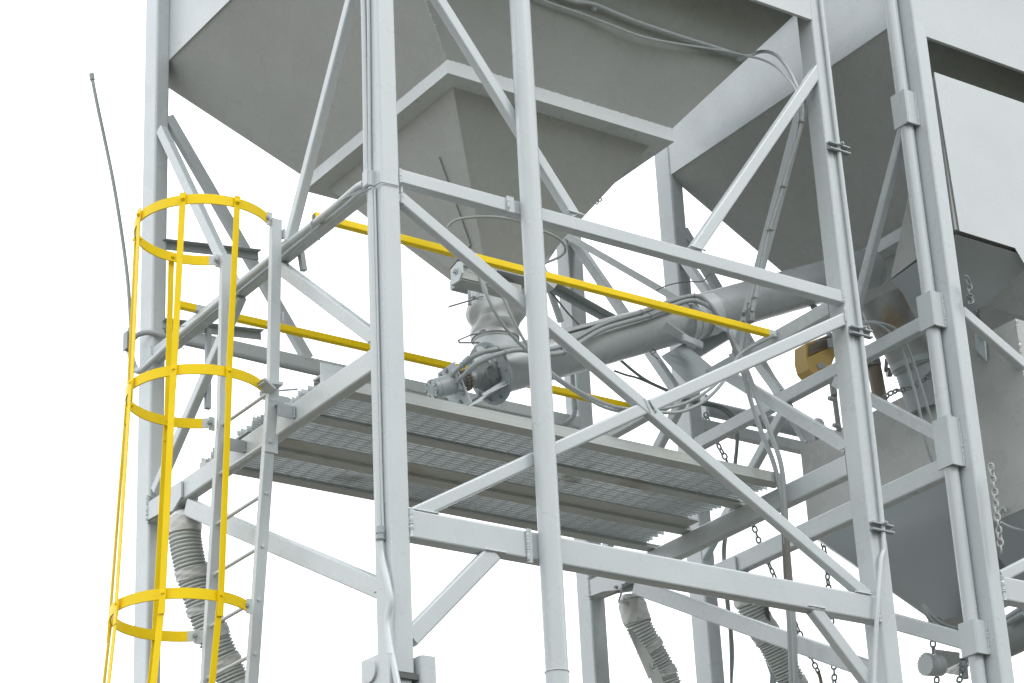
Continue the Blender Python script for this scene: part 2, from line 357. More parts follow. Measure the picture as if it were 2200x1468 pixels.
# elbow spout under the hood
el = thing('elbow_spout', 'brown stained round elbow spout dropping from the hood into the bin', 'spout', Y(1995, 860, 9.3))
pth = spline([Y(1890, 640, 9.3), Y(1910, 680, 9.3), Y(1940, 735, 9.3), Y(1966, 790, 9.3)], .03)
m = MB(); m.sweep(pth, .135, 28); m.build('upper_spout', ST, el)
m = MB(); m.sweep([Y(1962, 782, 9.3), Y(1978, 830, 9.3), Y(1994, 880, 9.3)], .12, 28); m.build('lower_spout', GD, el)
m = MB(); m.sweep([Y(1960, 776, 9.3), Y(1964, 788, 9.3)], .14, 28, noise=.01); m.build('clamp_band', GD, el)

# ------------------------------------------------------------------ lower bin of the right tower
bn = thing('storage_bin', 'wide grey bin with a rounded cone bottom low in the right tower', 'bin', (10.3, 9.6, gz))
xA = 9.6
m = MB(); m.box((xA, 9.02, 4.86), (11.4, 10.41, 5.465)); m.build('bin_wall', GS, bn)
tp = [V((xA + .002, 8.9, 4.861)), V((11.4, 8.9, 4.861)), V((11.4, 10.405, 4.861)), V((xA + .002, 10.405, 4.861))]
m = MB(); rings = []
pb_ = Y(2060, 1338, 9.65); BX, BZ = pb_.x, pb_.z; NS = 40
for k in range(9):
    t = k / 8; zz = 4.86 - (4.86 - BZ) * t; rg = []
    for j in range(NS):
        an = 2 * math.pi * (j + .5) / NS; dx_, dy_ = math.cos(an), math.sin(an)
        # square to round
        sx = 10.5 + .9 * max(-1, min(1, dx_ * 1.45)); sy = 9.65 + .755 * max(-1, min(1, dy_ * 1.45))
        rx = BX + .12 * dx_; ry = 9.65 + .12 * dy_
        rg.append(V((sx + (rx - sx) * t, sy + (ry - sy) * t, zz)))
    rings.append(rg)
m.loft(rings); m.build('bin_cone', GD, bn)
bb = thing('storage_bin', 'tall grey box bin just right of the pale corner post', 'bin', (10.2, 8.8, 4.4))
m = MB(); m.box((9.6, 8.50, 4.475), (11.2, 9.0, 5.59)); m.bead((9.6, 8.5, 5.58), (9.6, 8.5, 4.48), .006); m.build('bin_wall', GS, bb)
m = MB(); m.loft([[V((9.602, 8.502, 4.474)), V((11.2, 8.502, 4.474)), V((11.2, 9.0, 4.474)), V((9.602, 9.0, 4.474))], [V((10.1, 8.75, 3.9)), V((10.7, 8.75, 3.9)), V((10.7, 9.0, 3.9)), V((10.1, 9.0, 3.9))]]); m.build('bin_cone', GD, bb)
m = MB(); q_ = [X(2097, 716, 9.59), X(2117, 720, 9.59), X(2122, 776, 9.59), X(2099, 752, 9.59)]; m.plate(q_, (-.012, 0, 0)); m.bead(q_[1] + V((-.01, 0, 0)), q_[2] + V((-.01, 0, 0))); m.build('lifting_lug', G, bb)
m = MB(); c = X(2111, 723, 9.57); m.lathe(c, (-1, 0, 0), [(0, .018), (.02, .018)], 16); m.sweep([c + V((-.012, .02 * math.cos(a * .5236), .03 + .03 * math.sin(a * .5236))) for a in range(13)], .007, 8); m.build('shackle', GD, bb)
m = MB(); c = X(2155, 1100, 9.585)
m.sweep([c + V((0, .022 * math.cos(a * .5), .022 * math.sin(a * .5))) for a in range(8)] , .007, 8); m.build('hook', G, bb)

# ------------------------------------------------------------------ platform
pf = thing('grated_platform', 'grey bar grating platform on channel joists, seen from below', 'platform', (6.8, 9.7, 4.54))
xl, xr = 5.335, 8.30
def channel(y, w_, h_, name='joist', x0=xl, x1=xr):
    m = MB(); m.box((x0, y, 4.542), (x1, y + w_, 4.556)); m.box((x0, y, 4.5565), (x1, y + .012, 4.54 + h_ - .012)); m.box((x0, y, 4.54 + h_ - .0115), (x1, y + w_, 4.54 + h_)); return m.build(name, GJ, pf)
channel(9.10, .08, .060, 'toe_channel', 5.345, 8.245); channel(9.462, .075, .026); 
m = MB(); m.box((xl, 9.93, 4.542), (8.27, 10.015, 4.556)); m.box((xl, 9.815, 4.557), (8.23, 9.925, 4.566)); m.box((xl, 9.925, 4.557), (8.25, 9.94, 4.566)); m.build('joist', GJ, pf)
channel(10.265, .075, .026)
for k, (ya, yb_, x0_, x1_) in enumerate(((9.185, 9.50, 5.36, 8.24), (9.505, 9.90, 5.33, 8.12), (9.905, 10.345, 5.345, 8.18))):
    m = MB(); y = ya
    while y < yb_ - .006:
        xs_, xe_ = x0_ + random.uniform(-.025, .02), x1_ + random.uniform(-.03, .03)
        if k == 1: xe_ = x1_ + .14 * (1 - (y - ya) / (yb_ - ya))
        zz = 4.568 + random.uniform(-.002, .002)
        cuts = [xs_, xs_ + (xe_ - xs_) * (.72 if k == 0 else .64 if k == 1 else .83), xe_]
        for a, b in zip(cuts, cuts[1:]): m.box((a + .004, y, zz), (b - .001, y + .007, zz + .024))
        y += .0262
    x = x0_ + .05
    while x < x1_:
        m.box((x, ya, 4.586), (x + .010, yb_, 4.5905)); x += .085
    m.build('grating_panel', GR, pf)
# loose stacked scrap of grating at the left edge
m = MB()
for i in range(3): m.box((5.31 - i * .015, 9.53 + i * .03, 4.60 + i * .02), (5.45, 9.536 + i * .03, 4.64 + i * .02))
m.rod((5.30, 9.50, 4.65), (5.42, 9.46, 4.67), .005); m.build('grating_offcut', GD, pf)
m = MB(); m.plate([V((5.34, 9.10, 4.54)), V((5.34, 9.10, 4.655)), V((5.52, 9.10, 4.655)), V((5.52, 9.10, 4.54))], (0, -.01, 0)); m.build('toe_plate', G, pf)

# ------------------------------------------------------------------ yellow hand rails
for (y, z, a, b, lab) in ((9.045, 5.408, 5.285, 8.235, 'yellow square tube rail crossing in front of the hopper spout'), (10.37, 5.462, 5.215, 8.235, 'lower looking yellow square tube rail running behind the front post')):
    m = MB(); rt = thing('guard_rail', lab, 'rail', ((a + b) / 2, y, z), 'yellow guard rails across the tower')
    m.bar((a + (.1 if y < 10 else 0), y, z + .02), (b - .05, y, z + .02), (0, 0, -1), .038, .04, .006); m.build('rail_tube', YE, rt)
    m = MB(); m.bar((b - .05, y, z + .02), (b, y, z + .02), (0, 0, -1), .0385, .0405, .006); m.build('rail_end', G if y < 10 else YE, rt)
    m = MB(); m.bar((a if y < 10 else a + .10, y, z + .0205), (a + (.1 if y < 10 else .17), y, z + .0205), (0, 0, -1), .039, .0412, .006); m.build('rail_end', YE if y < 10 else G, rt)
    if y < 10:
        m = MB(); m.box((a - .003, y - .012, z - .012), (a + .002, y + .012, z + .012)); m.build('tube_opening', RB, rt)

# ------------------------------------------------------------------ caged ladder
ld = thing('caged_ladder', 'grey ladder with yellow hoops and straps at the left of the tower', 'ladder', (5.15, 9.7, gz))
def stile(k, z):  # stile centre line
    if k == 0: return V((5.2 - .01 * max(0, 4.5 - z), 9.325 + (.045 * (5.5 - z) if z > 4.5 else .045 + .135 * (4.5 - z)), z))
    return V((5.195 - .012 * max(0, 4.5 - z), 9.845 + (.03 * (5.5 - z) if z > 4.5 else .03 + .095 * (4.5 - z)), z))
for k, zt in ((0, 5.50), (1, 5.53)):
    segs = [(zt, 4.53, 0), (4.55, gz, .004)]
    for a, b, off in segs:
        p, q = stile(k, a), stile(k, max(b, 2.4)); dirv = (q - p).normalized()
        if b < 2: q = p + dirv * ((b - a) / dirv.z)
        m = MB(); m.bar(p + V((-off, 0, 0)), q + V((-off, 0, 0)), (1, 0, 0), .036, .055, .003); m.build('stile', G, ld)
z = 4.584
while z > gz + .1:
    a, b = stile(0, z), stile(1, z)
    if z < 4.75 and z > 2.0 or z <= 2.0:
        m = MB(); m.rod(a + V((.02, -.02, 0)), b + V((.02, .03, 0)), .0095, 14); m.build('rung', G, ld)
    z -= .2565
zz = 2.4
hoops = [(4.968, 9.60, .343, 5.50), (4.965, 9.655, .342, 4.61), (4.925, 9.715, .332, 3.505), (4.86, 9.82, .33, 2.3), (4.8, 9.9, .33, 1.2)]
def hoop_arc(h):
    cx, cy, rr, z = h; a0 = math.atan2(-.27, .215); a1 = math.atan2(.27, .215)
    n = 40; out = []
    for i in range(n + 1):
        t = a0 - (2 * math.pi - (a1 - a0)) * i / n; out.append(V((cx + rr * math.cos(t), cy + rr * math.sin(t), z)))
    return out, a0
def strip(m, pts, wd, th, wv, nrm=None, cen=None):
    rings = []
    for i, p in enumerate(pts):
        tn = (pts[min(i + 1, len(pts) - 1)] - pts[max(i - 1, 0)]).normalized(); nn = tn.cross(V(wv)).normalized()
        rings.append([p + V(wv) * wd / 2 + nn * th / 2, p + V(wv) * wd / 2 - nn * th / 2, p - V(wv) * wd / 2 - nn * th / 2, p - V(wv) * wd / 2 + nn * th / 2])
    m.loft(rings)
tilt = [0] * 5
for h in hoops:
    pts, a0 = hoop_arc(h); sl_ = V((0, 0, 1))
    m = MB(); strip(m, pts[:-1], .052, .008, sl_); m.build('hoop', YE, ld)
    m = MB(); strip(m, pts[-2:], .0522, .0085, sl_)
    e = pts[-1]; e0 = pts[0]; m.obox(e + V((.012, .004, 0)), (.016, 0, 0), (0, .003, 0), (0, 0, .036)); bk = m.build('hoop_bracket', G, ld)
    m = MB(); m.bolt(e + V((-.004, -.006, 0)), (-.3, -1, 0), .009); m.build('bolt', GD, bk)
    m = MB(); m.obox(e0 + V((.012, -.004, 0)), (.016, 0, 0), (0, .003, 0), (0, 0, .036)); bk = m.build('hoop_bracket', G, ld)
    m = MB(); m.bolt(e0 + V((-.004, -.008, 0)), (-.3, -1, 0), .009); m.build('bolt', GD, bk)
angs = [(-90, -92, -86), (-134, -135, -131), (180, 182, 185), (135, 134, 136), (90, 87, 84)]   # strap positions round the hoop (degrees)
nstrap = []
for a in angs:
    ars = [math.radians(t_) for t_ in (a + (a[-1], a[-1]))]; ar = ars[0]; P0 = [V((h[0] + (h[2] + .008) * math.cos(q_), h[1] + (h[2] + .008) * math.sin(q_), h[3])) for h, q_ in zip(hoops, ars)]
    P0[0].z += .032; P0.append(P0[-1] + (P0[-1] - P0[-2]) * 1.0)
    tv = V((-math.sin(ar), math.cos(ar), 0))
    for i in range(len(P0) - 1):
        a_, b_ = P0[i], P0[i + 1].copy()
        if i > 0: a_ = a_ + V((math.cos(ar), math.sin(ar), 0)) * -.0
        dd = (b_ - a_).normalized(); ov = .10 if i < 3 else 0
        nn = V((math.cos(ar), math.sin(ar), 0)) * (.004 + .006 * (i % 2))
        m = MB(); rg = [[p + tv * .0155 + nn, p + tv * .0155 + nn + V((math.cos(ar), math.sin(ar), 0)) * .005, p - tv * .0155 + nn + V((math.cos(ar), math.sin(ar), 0)) * .005, p - tv * .0155 + nn] for p in (a_, b_ + dd * ov)]
        m.loft(rg)
        if i: pass
        m.build('cage_strap', YE, ld)
    m = MB()
    for h, ar in zip(hoops[:3], ars):
        c = V((h[0] + (h[2] + .019) * math.cos(ar), h[1] + (h[2] + .019) * math.sin(ar), h[3])); m.bolt(c, (math.cos(ar), math.sin(ar), 0), .0085, .008)
        c2 = V((h[0] + (h[2] - .005) * math.cos(ar), h[1] + (h[2] - .005) * math.sin(ar), h[3])); m.bolt(c2, (-math.cos(ar), -math.sin(ar), 0), .0085, .010)
    m.build('strap_bolt', YE, ld)
# standoff angles to the deck beam and small welded tabs
for (u, v, yk) in ((578, 895, 0), (500, 945, 1)):
    s0 = stile(yk, 4.50); m = MB(); m.box((s0.x + .03, s0.y - .045, 4.50), (5.326, s0.y + .045, 4.508)); m.box((s0.x + .03, s0.y - .05, 4.44), (5.326, s0.y - .045, 4.508)); m.bead((5.32, s0.y - .052, 4.5), (5.32, s0.y - .052, 4.445)); m.build('standoff_bracket', GD, ld)
m = MB(); c = X(581, 826, 5.19); m.obox(c, (0, .03, 0), (.05, -.01, 0), (0, 0, .008)); m.obox(c + V((-.02, 0, -.012)), (0, .035, 0), (.03, 0, -.02), (0, 0, .006)); m.build('splice_tab', G, ld)
m = MB(); s0 = stile(0, 5.43); m.box((s0.x + .06, s0.y - .035, 5.40), (s0.x + .066, s0.y - .005, 5.45)); s0 = stile(0, 4.97); m.box((s0.x + .062, s0.y - .03, 4.95), (s0.x + .068, s0.y - .008, 5.0)); m.build('weld_tab', G, ld)
m = MB(); s0 = stile(0, 4.30); m.obox(s0 + V((.03, -.012, .02)), (.035, 0, 0), (0, .004, 0), (0, 0, .05)); m.build('splice_plate', G, ld)

# ------------------------------------------------------------------ odd stubs on the left of the frame
m = MB(); m.bar((5.40, 10.36, 5.36), (5.40, 10.36, 4.90), (0, 1, 0), .03, .03, .004); m.build('tube_stub', GD, t1)
m = MB(); m.bar((5.40, 9.37, 5.42), (5.42, 9.37, 5.29), (0, 1, 0), .03, .03, .004); m.build('tube_stub', GD, t1)
for (a, b) in (((5.385, 10.92, 6.10), (5.995, 10.90, 6.17)), ((5.39, 10.90, 5.60), (6.0, 10.88, 5.655))):
    a, b = V(a), V(b); m = MB(); m.bar(a + V((0, 0, .0)), b + V((0, 0, .0)), (0, 1, 0), .05, .008, .002); m.bar(a + V((0, -.018, .026)), b + V((0, -.018, .026)), (0, 0, -1), .036, .006, .002); m.build('angle_bar', GD, t1)
# hanger bars from the back right post
m = MB(); a, b = X(1206, 500, 8.15), X(1562, 706, 8.15); m.bar(a, b, (1, 0, 0), .042, .012, .002); m.build('hanger_bar', G, t1)
m = MB(); a, b = Y(1160, 606, 10.3), Y(1330, 701, 10.3); m.bar(a, b, (0, 1, 0), .05, .008, .002); m.bar(a + V((0, -.02, .03)), b + V((0, -.02, .03)), (0, 0, -1), .05, .008, .002); m.build('hanger_bar', GD, t1)
m = MB(); m.bar(Y(1167, 570, 10.5), Y(1208, 690, 10.5), (0, 1, 0), .035, .03, .005); m.build('hanger_bar', GD, t1)

# ------------------------------------------------------------------ round stand pipe in front of the beams
sp = thing('stand_pipe', 'pale round vertical pipe clamped in front of the tower beams', 'pipe', (6.168, 8.44, gz))
m = MB(); m.sweep([V((6.166, 8.44, 3.04 + i * .83)) for i in range(7)], .053, 40); m.build('pipe', G, sp)
m = MB(); m.sweep([V((6.166, 8.44, z)) for z in (gz, 0, 1, 3.042)], .0545, 40); m.bead
m.sweep([V((6.166 + .0565 * math.cos(a * .2618), 8.44 + .0565 * math.sin(a * .2618), 3.042)) for a in range(25)], .0022, 6); m.build('lower_sleeve', G, sp)

# second pipe clipped along the right tower post
rp = thing('riser_pipe', 'long round pipe clipped beside the corner post of the right tower', 'pipe', (9.02, 8.6, gz))
m = MB(); m.sweep([V((9.025, 8.60, z)) for z in (gz, 1, 3, 5, 7, 8.1)], .040, 32); m.build('pipe', G, rp)
for (v0, v1) in ((222, 292), (652, 725), (918, 1022), (1352, 1424)):
    def tz(v): 
        u = 1936 + (v - 255) * .1244; return X(u, v, 9.07).z
    za, zb_ = tz(v0), tz(v1); zc = (za + zb_) / 2; hh = abs(za - zb_) / 2
    m = MB(); m.bar((8.975, 8.595, zc - hh), (8.975, 8.595, zc + hh), (1, 0, 0), .118, .012, .004)
    m.bar((9.02, 8.536, zc - hh), (9.02, 8.536, zc + hh), (0, 1, 0), .085, .012, .004); m.bead((9.066, 8.536, zc - hh), (9.066, 8.536, zc + hh), .005); m.build('pipe_clip', G, rp)

# conduit with strut clips on the right front post
cn = thing('post_conduit', 'thin conduit on strut clips down the right hand front post', 'conduit', (8.33, 8.46, 3.2))
m = MB(); m.tube([V((8.315, 8.462, 8.1)), V((8.318, 8.46, 6.4)), V((8.325, 8.458, 5.2)), V((8.318, 8.458, 4.1)), Y(1893, 1200, 8.45), Y(1886, 1290, 8.44), Y(1880, 1400, 8.45), Y(1876, 1500, 8.45)], .0125, 12, .05); m.build('conduit', G, cn)
m = MB(); m.bar((8.282, 8.474, 8.1), (8.286, 8.474, 3.9), (0, 1, 0), .018, .02, .004, 0); m.build('cable_cover', G, cn)
for (u, v) in ((1800, 320), (1848, 715), (1893, 1135)):
    c = Y(u, v, 8.462); m = MB()
    for dz_ in (-.018, .018): m.box((c.x - .075, 8.440, c.z + dz_ - .004), (c.x + .075, 8.468, c.z + dz_ + .004))
    m.box((c.x - .075, 8.464, c.z - .022), (c.x + .075, 8.470, c.z + .022)); sc_ = m.build('strut_clip', GD, cn)
    m = MB(); m.bolt(c + V((0.006, -.03, .02)), (0, -1, 0), .008, .012); m.build('clip_bolt', GD, sc_)

# conduit and junction box on the front post
fc = thing('post_conduit', 'conduit with small junction box down the side of the nearest post', 'conduit', (5.31, 8.6, 2.9))
xq = 5.306
m = MB(); m.tube([X(779, -60, xq), X(783, 100, xq), X(787, 372, xq)], .014, 14, .1); m.tube([X(797, 404, xq), X(801, 560, xq), X(808, 850, xq), X(815, 1142, xq)], .014, 14, .1)
m.build('conduit', G, fc)
m = MB(); m.tube([X(791, -60, xq + .01), X(795, 370, xq + .01)], .009, 10, .1); m.tube([X(805, 404, xq + .01), X(812, 700, xq + .01), X(819, 1000, xq + .01), X(824, 1150, xq + .01)], .006, 10, .1); m.build('conduit', G, fc)
m = MB(); c = X(786, 384, 5.29); m.bar(c + V((0, 0, -.04)), c + V((0, 0, .04)), (1, 0, 0), .048, .05, .012); m.box(c + V((-.004, -.025, -.042)), c + V((0, .025, .042))); jb_ = m.build('junction_box', G, fc)
m = MB(); m.box(c + V((-.0065, -.021, -.037)), c + V((-.0045, .021, .038))); m.build('cover', G, jb_)
m = MB(); c = X(817, 1148, xq); m.lathe(c + V((0, 0, .035)), (0, 0, -1), [(0, .018), (.02, .018), (.022, .021), (.034, .021), (.036, .018), (.05, .018), (.052, .022), (.062, .022), (.065, .017), (.075, .015)], 20); m.build('coupling', GD, fc)
m = MB(); m.tube([X(817, 1160, xq), X(821, 1200, xq), X(834, 1260, xq - .01), X(839, 1295, xq - .01), X(832, 1335, xq - .02), X(835, 1375, xq - .03), X(846, 1430, xq - .04), X(860, 1500, xq - .04)], .0155, 14, .02, .012); m.build('flexible_conduit', G, fc)
# wire twisted round the post
wt = thing('tie_wire', 'thin grey wire tied round the nearest post below the junction box', 'wire', (5.3, 8.5, 5.33))
m = MB(); m.tube([X(733, 428, 5.29), X(778, 413, 5.28), X(814.5, 394, 5.318), Y(822, 392, 8.470), Y(858, 400, 8.470)], .0028, 8, .02); m.tube([X(735, 430, 5.285), X(752, 420, 5.28), X(780, 408, 5.28)], .003, 8, .02); m.build('wire', GD, wt)

# conduit along the left upper beam
bc = thing('beam_conduit', 'conduit zip tied along the sloping looking left upper beam', 'conduit', (5.3, 9.8, 5.3))
m = MB(); m.tube([X(783, 396, 5.300), X(769, 402, 5.300), X(716, 447, 5.300), X(600, 541, 5.300), X(470, 650, 5.300), X(387, 720, 5.300), X(316, 786, 5.300), X(303, 796, 5.29), Y(292, 795, 11.0), Y(284, 776, 11.02), Y(280, 757, 11.03)], .019, 14, .03); m.build('conduit', G, bc)
for (u, v) in ((387, 720), (677, 483)):
    c = X(u, v, 5.3); m = MB(); m.sweep([c + V((-.022, .0, .015)), c + V((-.024, .0, -.02)), c + V((-.01, 0, -.05)), c + V((.005, 0, -.07)), c + V((.03, 0, -.078))], .003, 6); m.sweep([c + V((-.02, 0, .012)), c + V((0, 0, .05)), c + V((.03, 0, .06))], .003, 6); m.build('zip_tie', GD, bc)

# whip antenna with its junction box
an = thing('whip_pole', 'thin grey whip pole rising from a junction box at far left', 'pole', Y(282, 755, 11.0))
P0 = [Y(197, 163, 11.0), Y(208, 220, 11.0), Y(245, 400, 11.0), Y(272, 580, 11.0), Y(282, 712, 11.0)]
m = MB(); m.tube(P0, .0105, 12, .05); m.build('pole', HO, an)
m = MB(); m.sweep([Y(196.5, 159, 11.0), Y(198.5, 172, 11.0)], .0145, 14); m.build('pole_cap', HO, an)
m = MB(); c = Y(280, 733, 11.0); m.bar(c + V((0, -.02, -.055)), c + V((0, -.02, .05)), (0, 1, 0), .045, .05, .012); m.box(c + V((-.03, -.02, -.055)), c + V((-.024, .03, .05))); m.lathe(c + V((0, 0, .05)), (0, 0, 1), [(0, .018), (.03, .014)], 14); m.build('junction_box', HO, an)
m = MB(); m.tube([Y(284, 733, 10.99), Y(292, 722, 10.96), Y(310, 715, 10.93), Y(335, 716, 10.89), Y(352, 722, 10.87), Y(395, 735, 10.87)], .0155, 12, .02); m.build('conduit', HO, an)
m = MB(); m.tube([Y(281, 758, 11.0), Y(283, 780, 11.0), Y(291, 800, 11.0)], .014, 12, .02); m.build('conduit', HO, an)
# conduit running behind along the back beam and up the back post
kc = thing('rear_conduit', 'conduit under the rear beam that bends up beside the back post', 'conduit', (7, 10.87, 5.5))
m = MB(); m.tube([Y(395, 735, 10.87), Y(560, 774, 10.87), Y(740, 815, 10.87), Y(900, 852, 10.87), Y(1100, 897, 10.87), Y(1180, 910, 10.87), Y(1205, 913, 10.87), Y(1222, 906, 10.87), Y(1234, 888, 10.87), Y(1233, 860, 10.87), Y(1229, 810, 10.87), Y(1225, 760, 10.87)], .017, 14, .03); m.build('conduit', GD, kc)
m = MB(); m.sweep([Y(1235, 880, 10.87), Y(1233, 862, 10.87)], .0205, 14); m.build('coupling', GD, kc)

# ------------------------------------------------------------------ spout: gate, boot, screw conveyor, motor
cx, cy = 6.844, 9.768
gt = thing('slide_gate', 'grey slide gate bracket with bolt under the hopper outlet', 'gate', (cx, cy, 5.6))
zb0 = 5.755
a = Y(975, 612, 9.45); 
m = MB(); m.box((cx - .17, cy - .17, 5.70), (cx + .17, cy + .17, 5.754)); m.build('gate_frame', GD, gt)
A_, B_ = Y(991, 579, 9.42), Y(1120, 612, 9.42)
m = MB(); m.bar(V((A_.x, 9.42, A_.z - .03)), V((B_.x, 9.42, A_.z - .03)), (0, 1, 0), .055, .01, .003); m.bar(V((A_.x, 9.42, A_.z - .053)), V((B_.x, 9.42, A_.z - .053)), (0, 0, 1), .012, .008, .002); m.box((A_.x, 9.42, A_.z - .06), (B_.x, 9.51, A_.z - .053)); m.build('cylinder_channel', GS, gt)
pe = [V((A_.x, 9.40 + y, z)) for y, z in ((0, A_.z - .03), (0.0, A_.z + .035), (.035, A_.z + .05), (.105, A_.z + .03), (.105, A_.z - .06), (.03, A_.z - .065))]
m = MB(); m.plate(pe, (-.012, 0, 0)); ep_ = m.build('end_plate', G, gt)
m = MB(); m.bolt(V((A_.x - .012, 9.452, A_.z + .0)), (-1, 0, 0), .015, .02); m.build('pivot_bolt', G, ep_)
m = MB(); m.rod((A_.x, 9.43, A_.z + .03), (A_.x + .09, 9.41, A_.z + .03), .012); m.lathe((A_.x + .05, 9.41, A_.z + .03), (1, 0, 0), [(0, .02), (.02, .02), (.022, .014), (.04, .014), (.042, .022), (.06, .022)], 6)
m.rod((A_.x + .12, 9.40, A_.z + .035), (A_.x + .20, 9.40, A_.z + .02), .022); m.lathe(Y(1030, 592, 9.38), (.4, 0, -1), [(0, .012), (.03, .016), (.05, .012), (.09, .015), (.10, .011)], 8); m.build('cylinder_fitting', GD, gt)
m = MB(); m.rod(Y(1018, 615, 9.6), Y(1018, 639, 9.6), .016); m.build('guide_pin', G, gt)
m = MB(); m.rod(Y(1009, 618, 9.65), Y(1009, 655, 9.65), .011); m.build('guide_pin', GD, gt)
m = MB(); c = V((cx + .16, cy - .25, 5.66)); m.obox(c, (.06, 0, -.03), (0, .05, 0), (.02, 0, .03)); m.build('limit_switch', BT, gt)

bo = thing('rubber_boot', 'wrinkled grey cloth boot joining hopper outlet and screw conveyor', 'boot', (cx, cy, 5.3))
m = MB(); prof = [(5.70, .118), (5.655, .119), (5.62, .122), (5.59, .136), (5.56, .146), (5.535, .150), (5.51, .147), (5.485, .138), (5.465, .128), (5.45, .125), (5.435, .132), (5.42, .138), (5.40, .136), (5.385, .128), (5.37, .126), (5.35, .126)]
rings = []; sg = 48
PP = []
for i in range(len(prof) - 1):
    for k in range(3):
        t = k / 3; PP.append((prof[i][0] * (1 - t) + prof[i + 1][0] * t, prof[i][1] * (1 - t) + prof[i + 1][1] * t))
PP.append(prof[-1])
for z, rr in PP:
    rg = []
    for k in range(sg):
        th = 2 * math.pi * k / sg; sag = .012 * math.sin(2 * th + z * 30) + .007 * math.sin(5 * th - z * 55) + .010 * math.sin(3 * th + (z - 5.4) * 22)
        env = max(0, min(1, (5.62 - z) / .06)) * max(0, min(1, (z - 5.37) / .05))
        rg.append(V((cx + (rr + sag * env) * math.cos(th), cy + (rr + sag * env) * math.sin(th), z - .02 * math.cos(th - 1) * env)))
    rings.append(rg)
m.loft(rings); m.build('boot_sleeve', BT, bo)
for (z, rr, tail) in ((5.615, .127, 0), (5.372, .131, 1)):
    m = MB(); m.loft([[V((cx + q * math.cos(2 * math.pi * k / 40), cy + q * math.sin(2 * math.pi * k / 40), zz_)) for k in range(40)] for q, zz_ in ((rr, z - .008), (rr + .003, z - .008), (rr + .003, z + .008), (rr, z + .008))]); 
    cb_ = m.build('clamp_band', SS, bo)
    m = MB()
    if not tail: m.bar(Y(1031, 640, 9.62), Y(964, 660, 9.55), (0, .6, 1), .012, .003, .0005)
    else:
        q0 = [Y(1038, 716, 9.62), Y(1012, 720, 9.60), Y(984, 732, 9.58), Y(988, 737, 9.58), Y(1030, 737, 9.62)]
        for u_, v_ in zip(q0, q0[1:]): m.bar(u_, v_, (0, .6, 1), .011, .0025, .0005)
    m.build('band_tail', SS, cb_)
    m = MB(); c = Y(1031, 641, 9.625) if not tail else Y(1036, 714, 9.62); m.obox(c, (.016, 0, .006), (0, .006, 0), (-.003, 0, .008)); m.lathe(c + V((-.01, -.004, .004)), (1, 0, .4), [(0, .006), (.03, .006)], 8); m.build('band_screw', GD, cb_)
m = MB(); m.sweep([V((cx, cy, 5.74)), V((cx, cy, 5.66)), V((cx, cy, 5.63))], .122, 36); m.build('outlet_stub', ST, bo)

ad = V((1, 0, .45)).normalized(); A0 = V((6.80, cy, 5.157)); up_ = V((-.45, 0, 1)).normalized()
au = thing('screw_conveyor', 'thick grey inclined screw conveyor tube rising to the right', 'conveyor', A0)
m = MB(); m.sweep([A0 + ad * t for t in (0.02, .6, 1.1, 1.52)], .128, 48); m.build('tube', GT, au)
m = MB(); m.sweep([A0 + ad * t for t in (1.55, 2.0, 2.5, 3.25)], .128, 48); m.build('tube', GT, au)
m = MB(); m.sweep([A0 + ad * 1.50, A0 + ad * 1.545], .137, 48); m.sweep([A0 + ad * 1.552, A0 + ad * 1.60], .137, 48); m.build('joint_flange', G, au)
m = MB(); m.sweep([V((cx, cy, 5.15)), V((cx, cy, 5.25)), V((cx, cy, 5.385))], .122, 40); m.build('inlet', G, au)
m = MB(); m.lathe(A0, ad, [(-.012, .172), (.006, .172)], 56)
m.sweep([A0 + ad * -.003 + (V((0, 1, 0)) * math.cos(k * .1309) + up_ * math.sin(k * .1309)) * .172 for k in range(49)], .004, 6, noise=.3); m.build('end_flange', GD, au)
for k in range(10):
    m = MB(); an_ = 2 * math.pi * (k + .3) / 10; c = A0 - ad * .012 + (V((0, 1, 0)) * math.cos(an_) + up_ * math.sin(an_)) * .148; m.bolt(c, -ad, .010, .010); m.build('flange_bolt', GD, au)
m = MB(); m.bar(V((A0.x + .3, cy - .06, 5.157 + .3 * .45 + .125)), V((A0.x + .95, cy - .06, 5.157 + .95 * .45 + .125)), (0, .3, -1), .12, .01, .002); m.build('top_plate', BT, au)
# lumpy grease and bearing housing in front of the flange
m = MB(); rg = []
for i in range(9):
    t = i / 8; q = []
    for k in range(24):
        an_ = 2 * math.pi * k / 24; rr = (.105 - .05 * t) * (1 + random.uniform(-.10, .12)); q.append(A0 - ad * (.012 + .10 * t) + (V((0, 1, 0)) * math.cos(an_) + up_ * math.sin(an_)) * rr)
    rg.append(q)
m.loft(rg); m.build('bearing_housing', GK, au)
m = MB()
for s in (-1, 1):
    yy = V((0, s * .105, 0)); m.plate([A0 + yy - up_ * .075 - ad * .012, A0 + yy - up_ * .095 - ad * .012, A0 + yy - up_ * .13 - ad * .20, A0 + yy - up_ * .115 - ad * .20], (0, .004 * s, 0))
m.plate([A0 - up_ * .10 - ad * .012 + V((0, -.12, 0)), A0 - up_ * .10 - ad * .012 + V((0, .12, 0)), A0 - up_ * .125 - ad * .20 + V((0, .12, 0)), A0 - up_ * .125 - ad * .20 + V((0, -.12, 0))], up_ * -.006); m.build('motor_bracket', G, au)
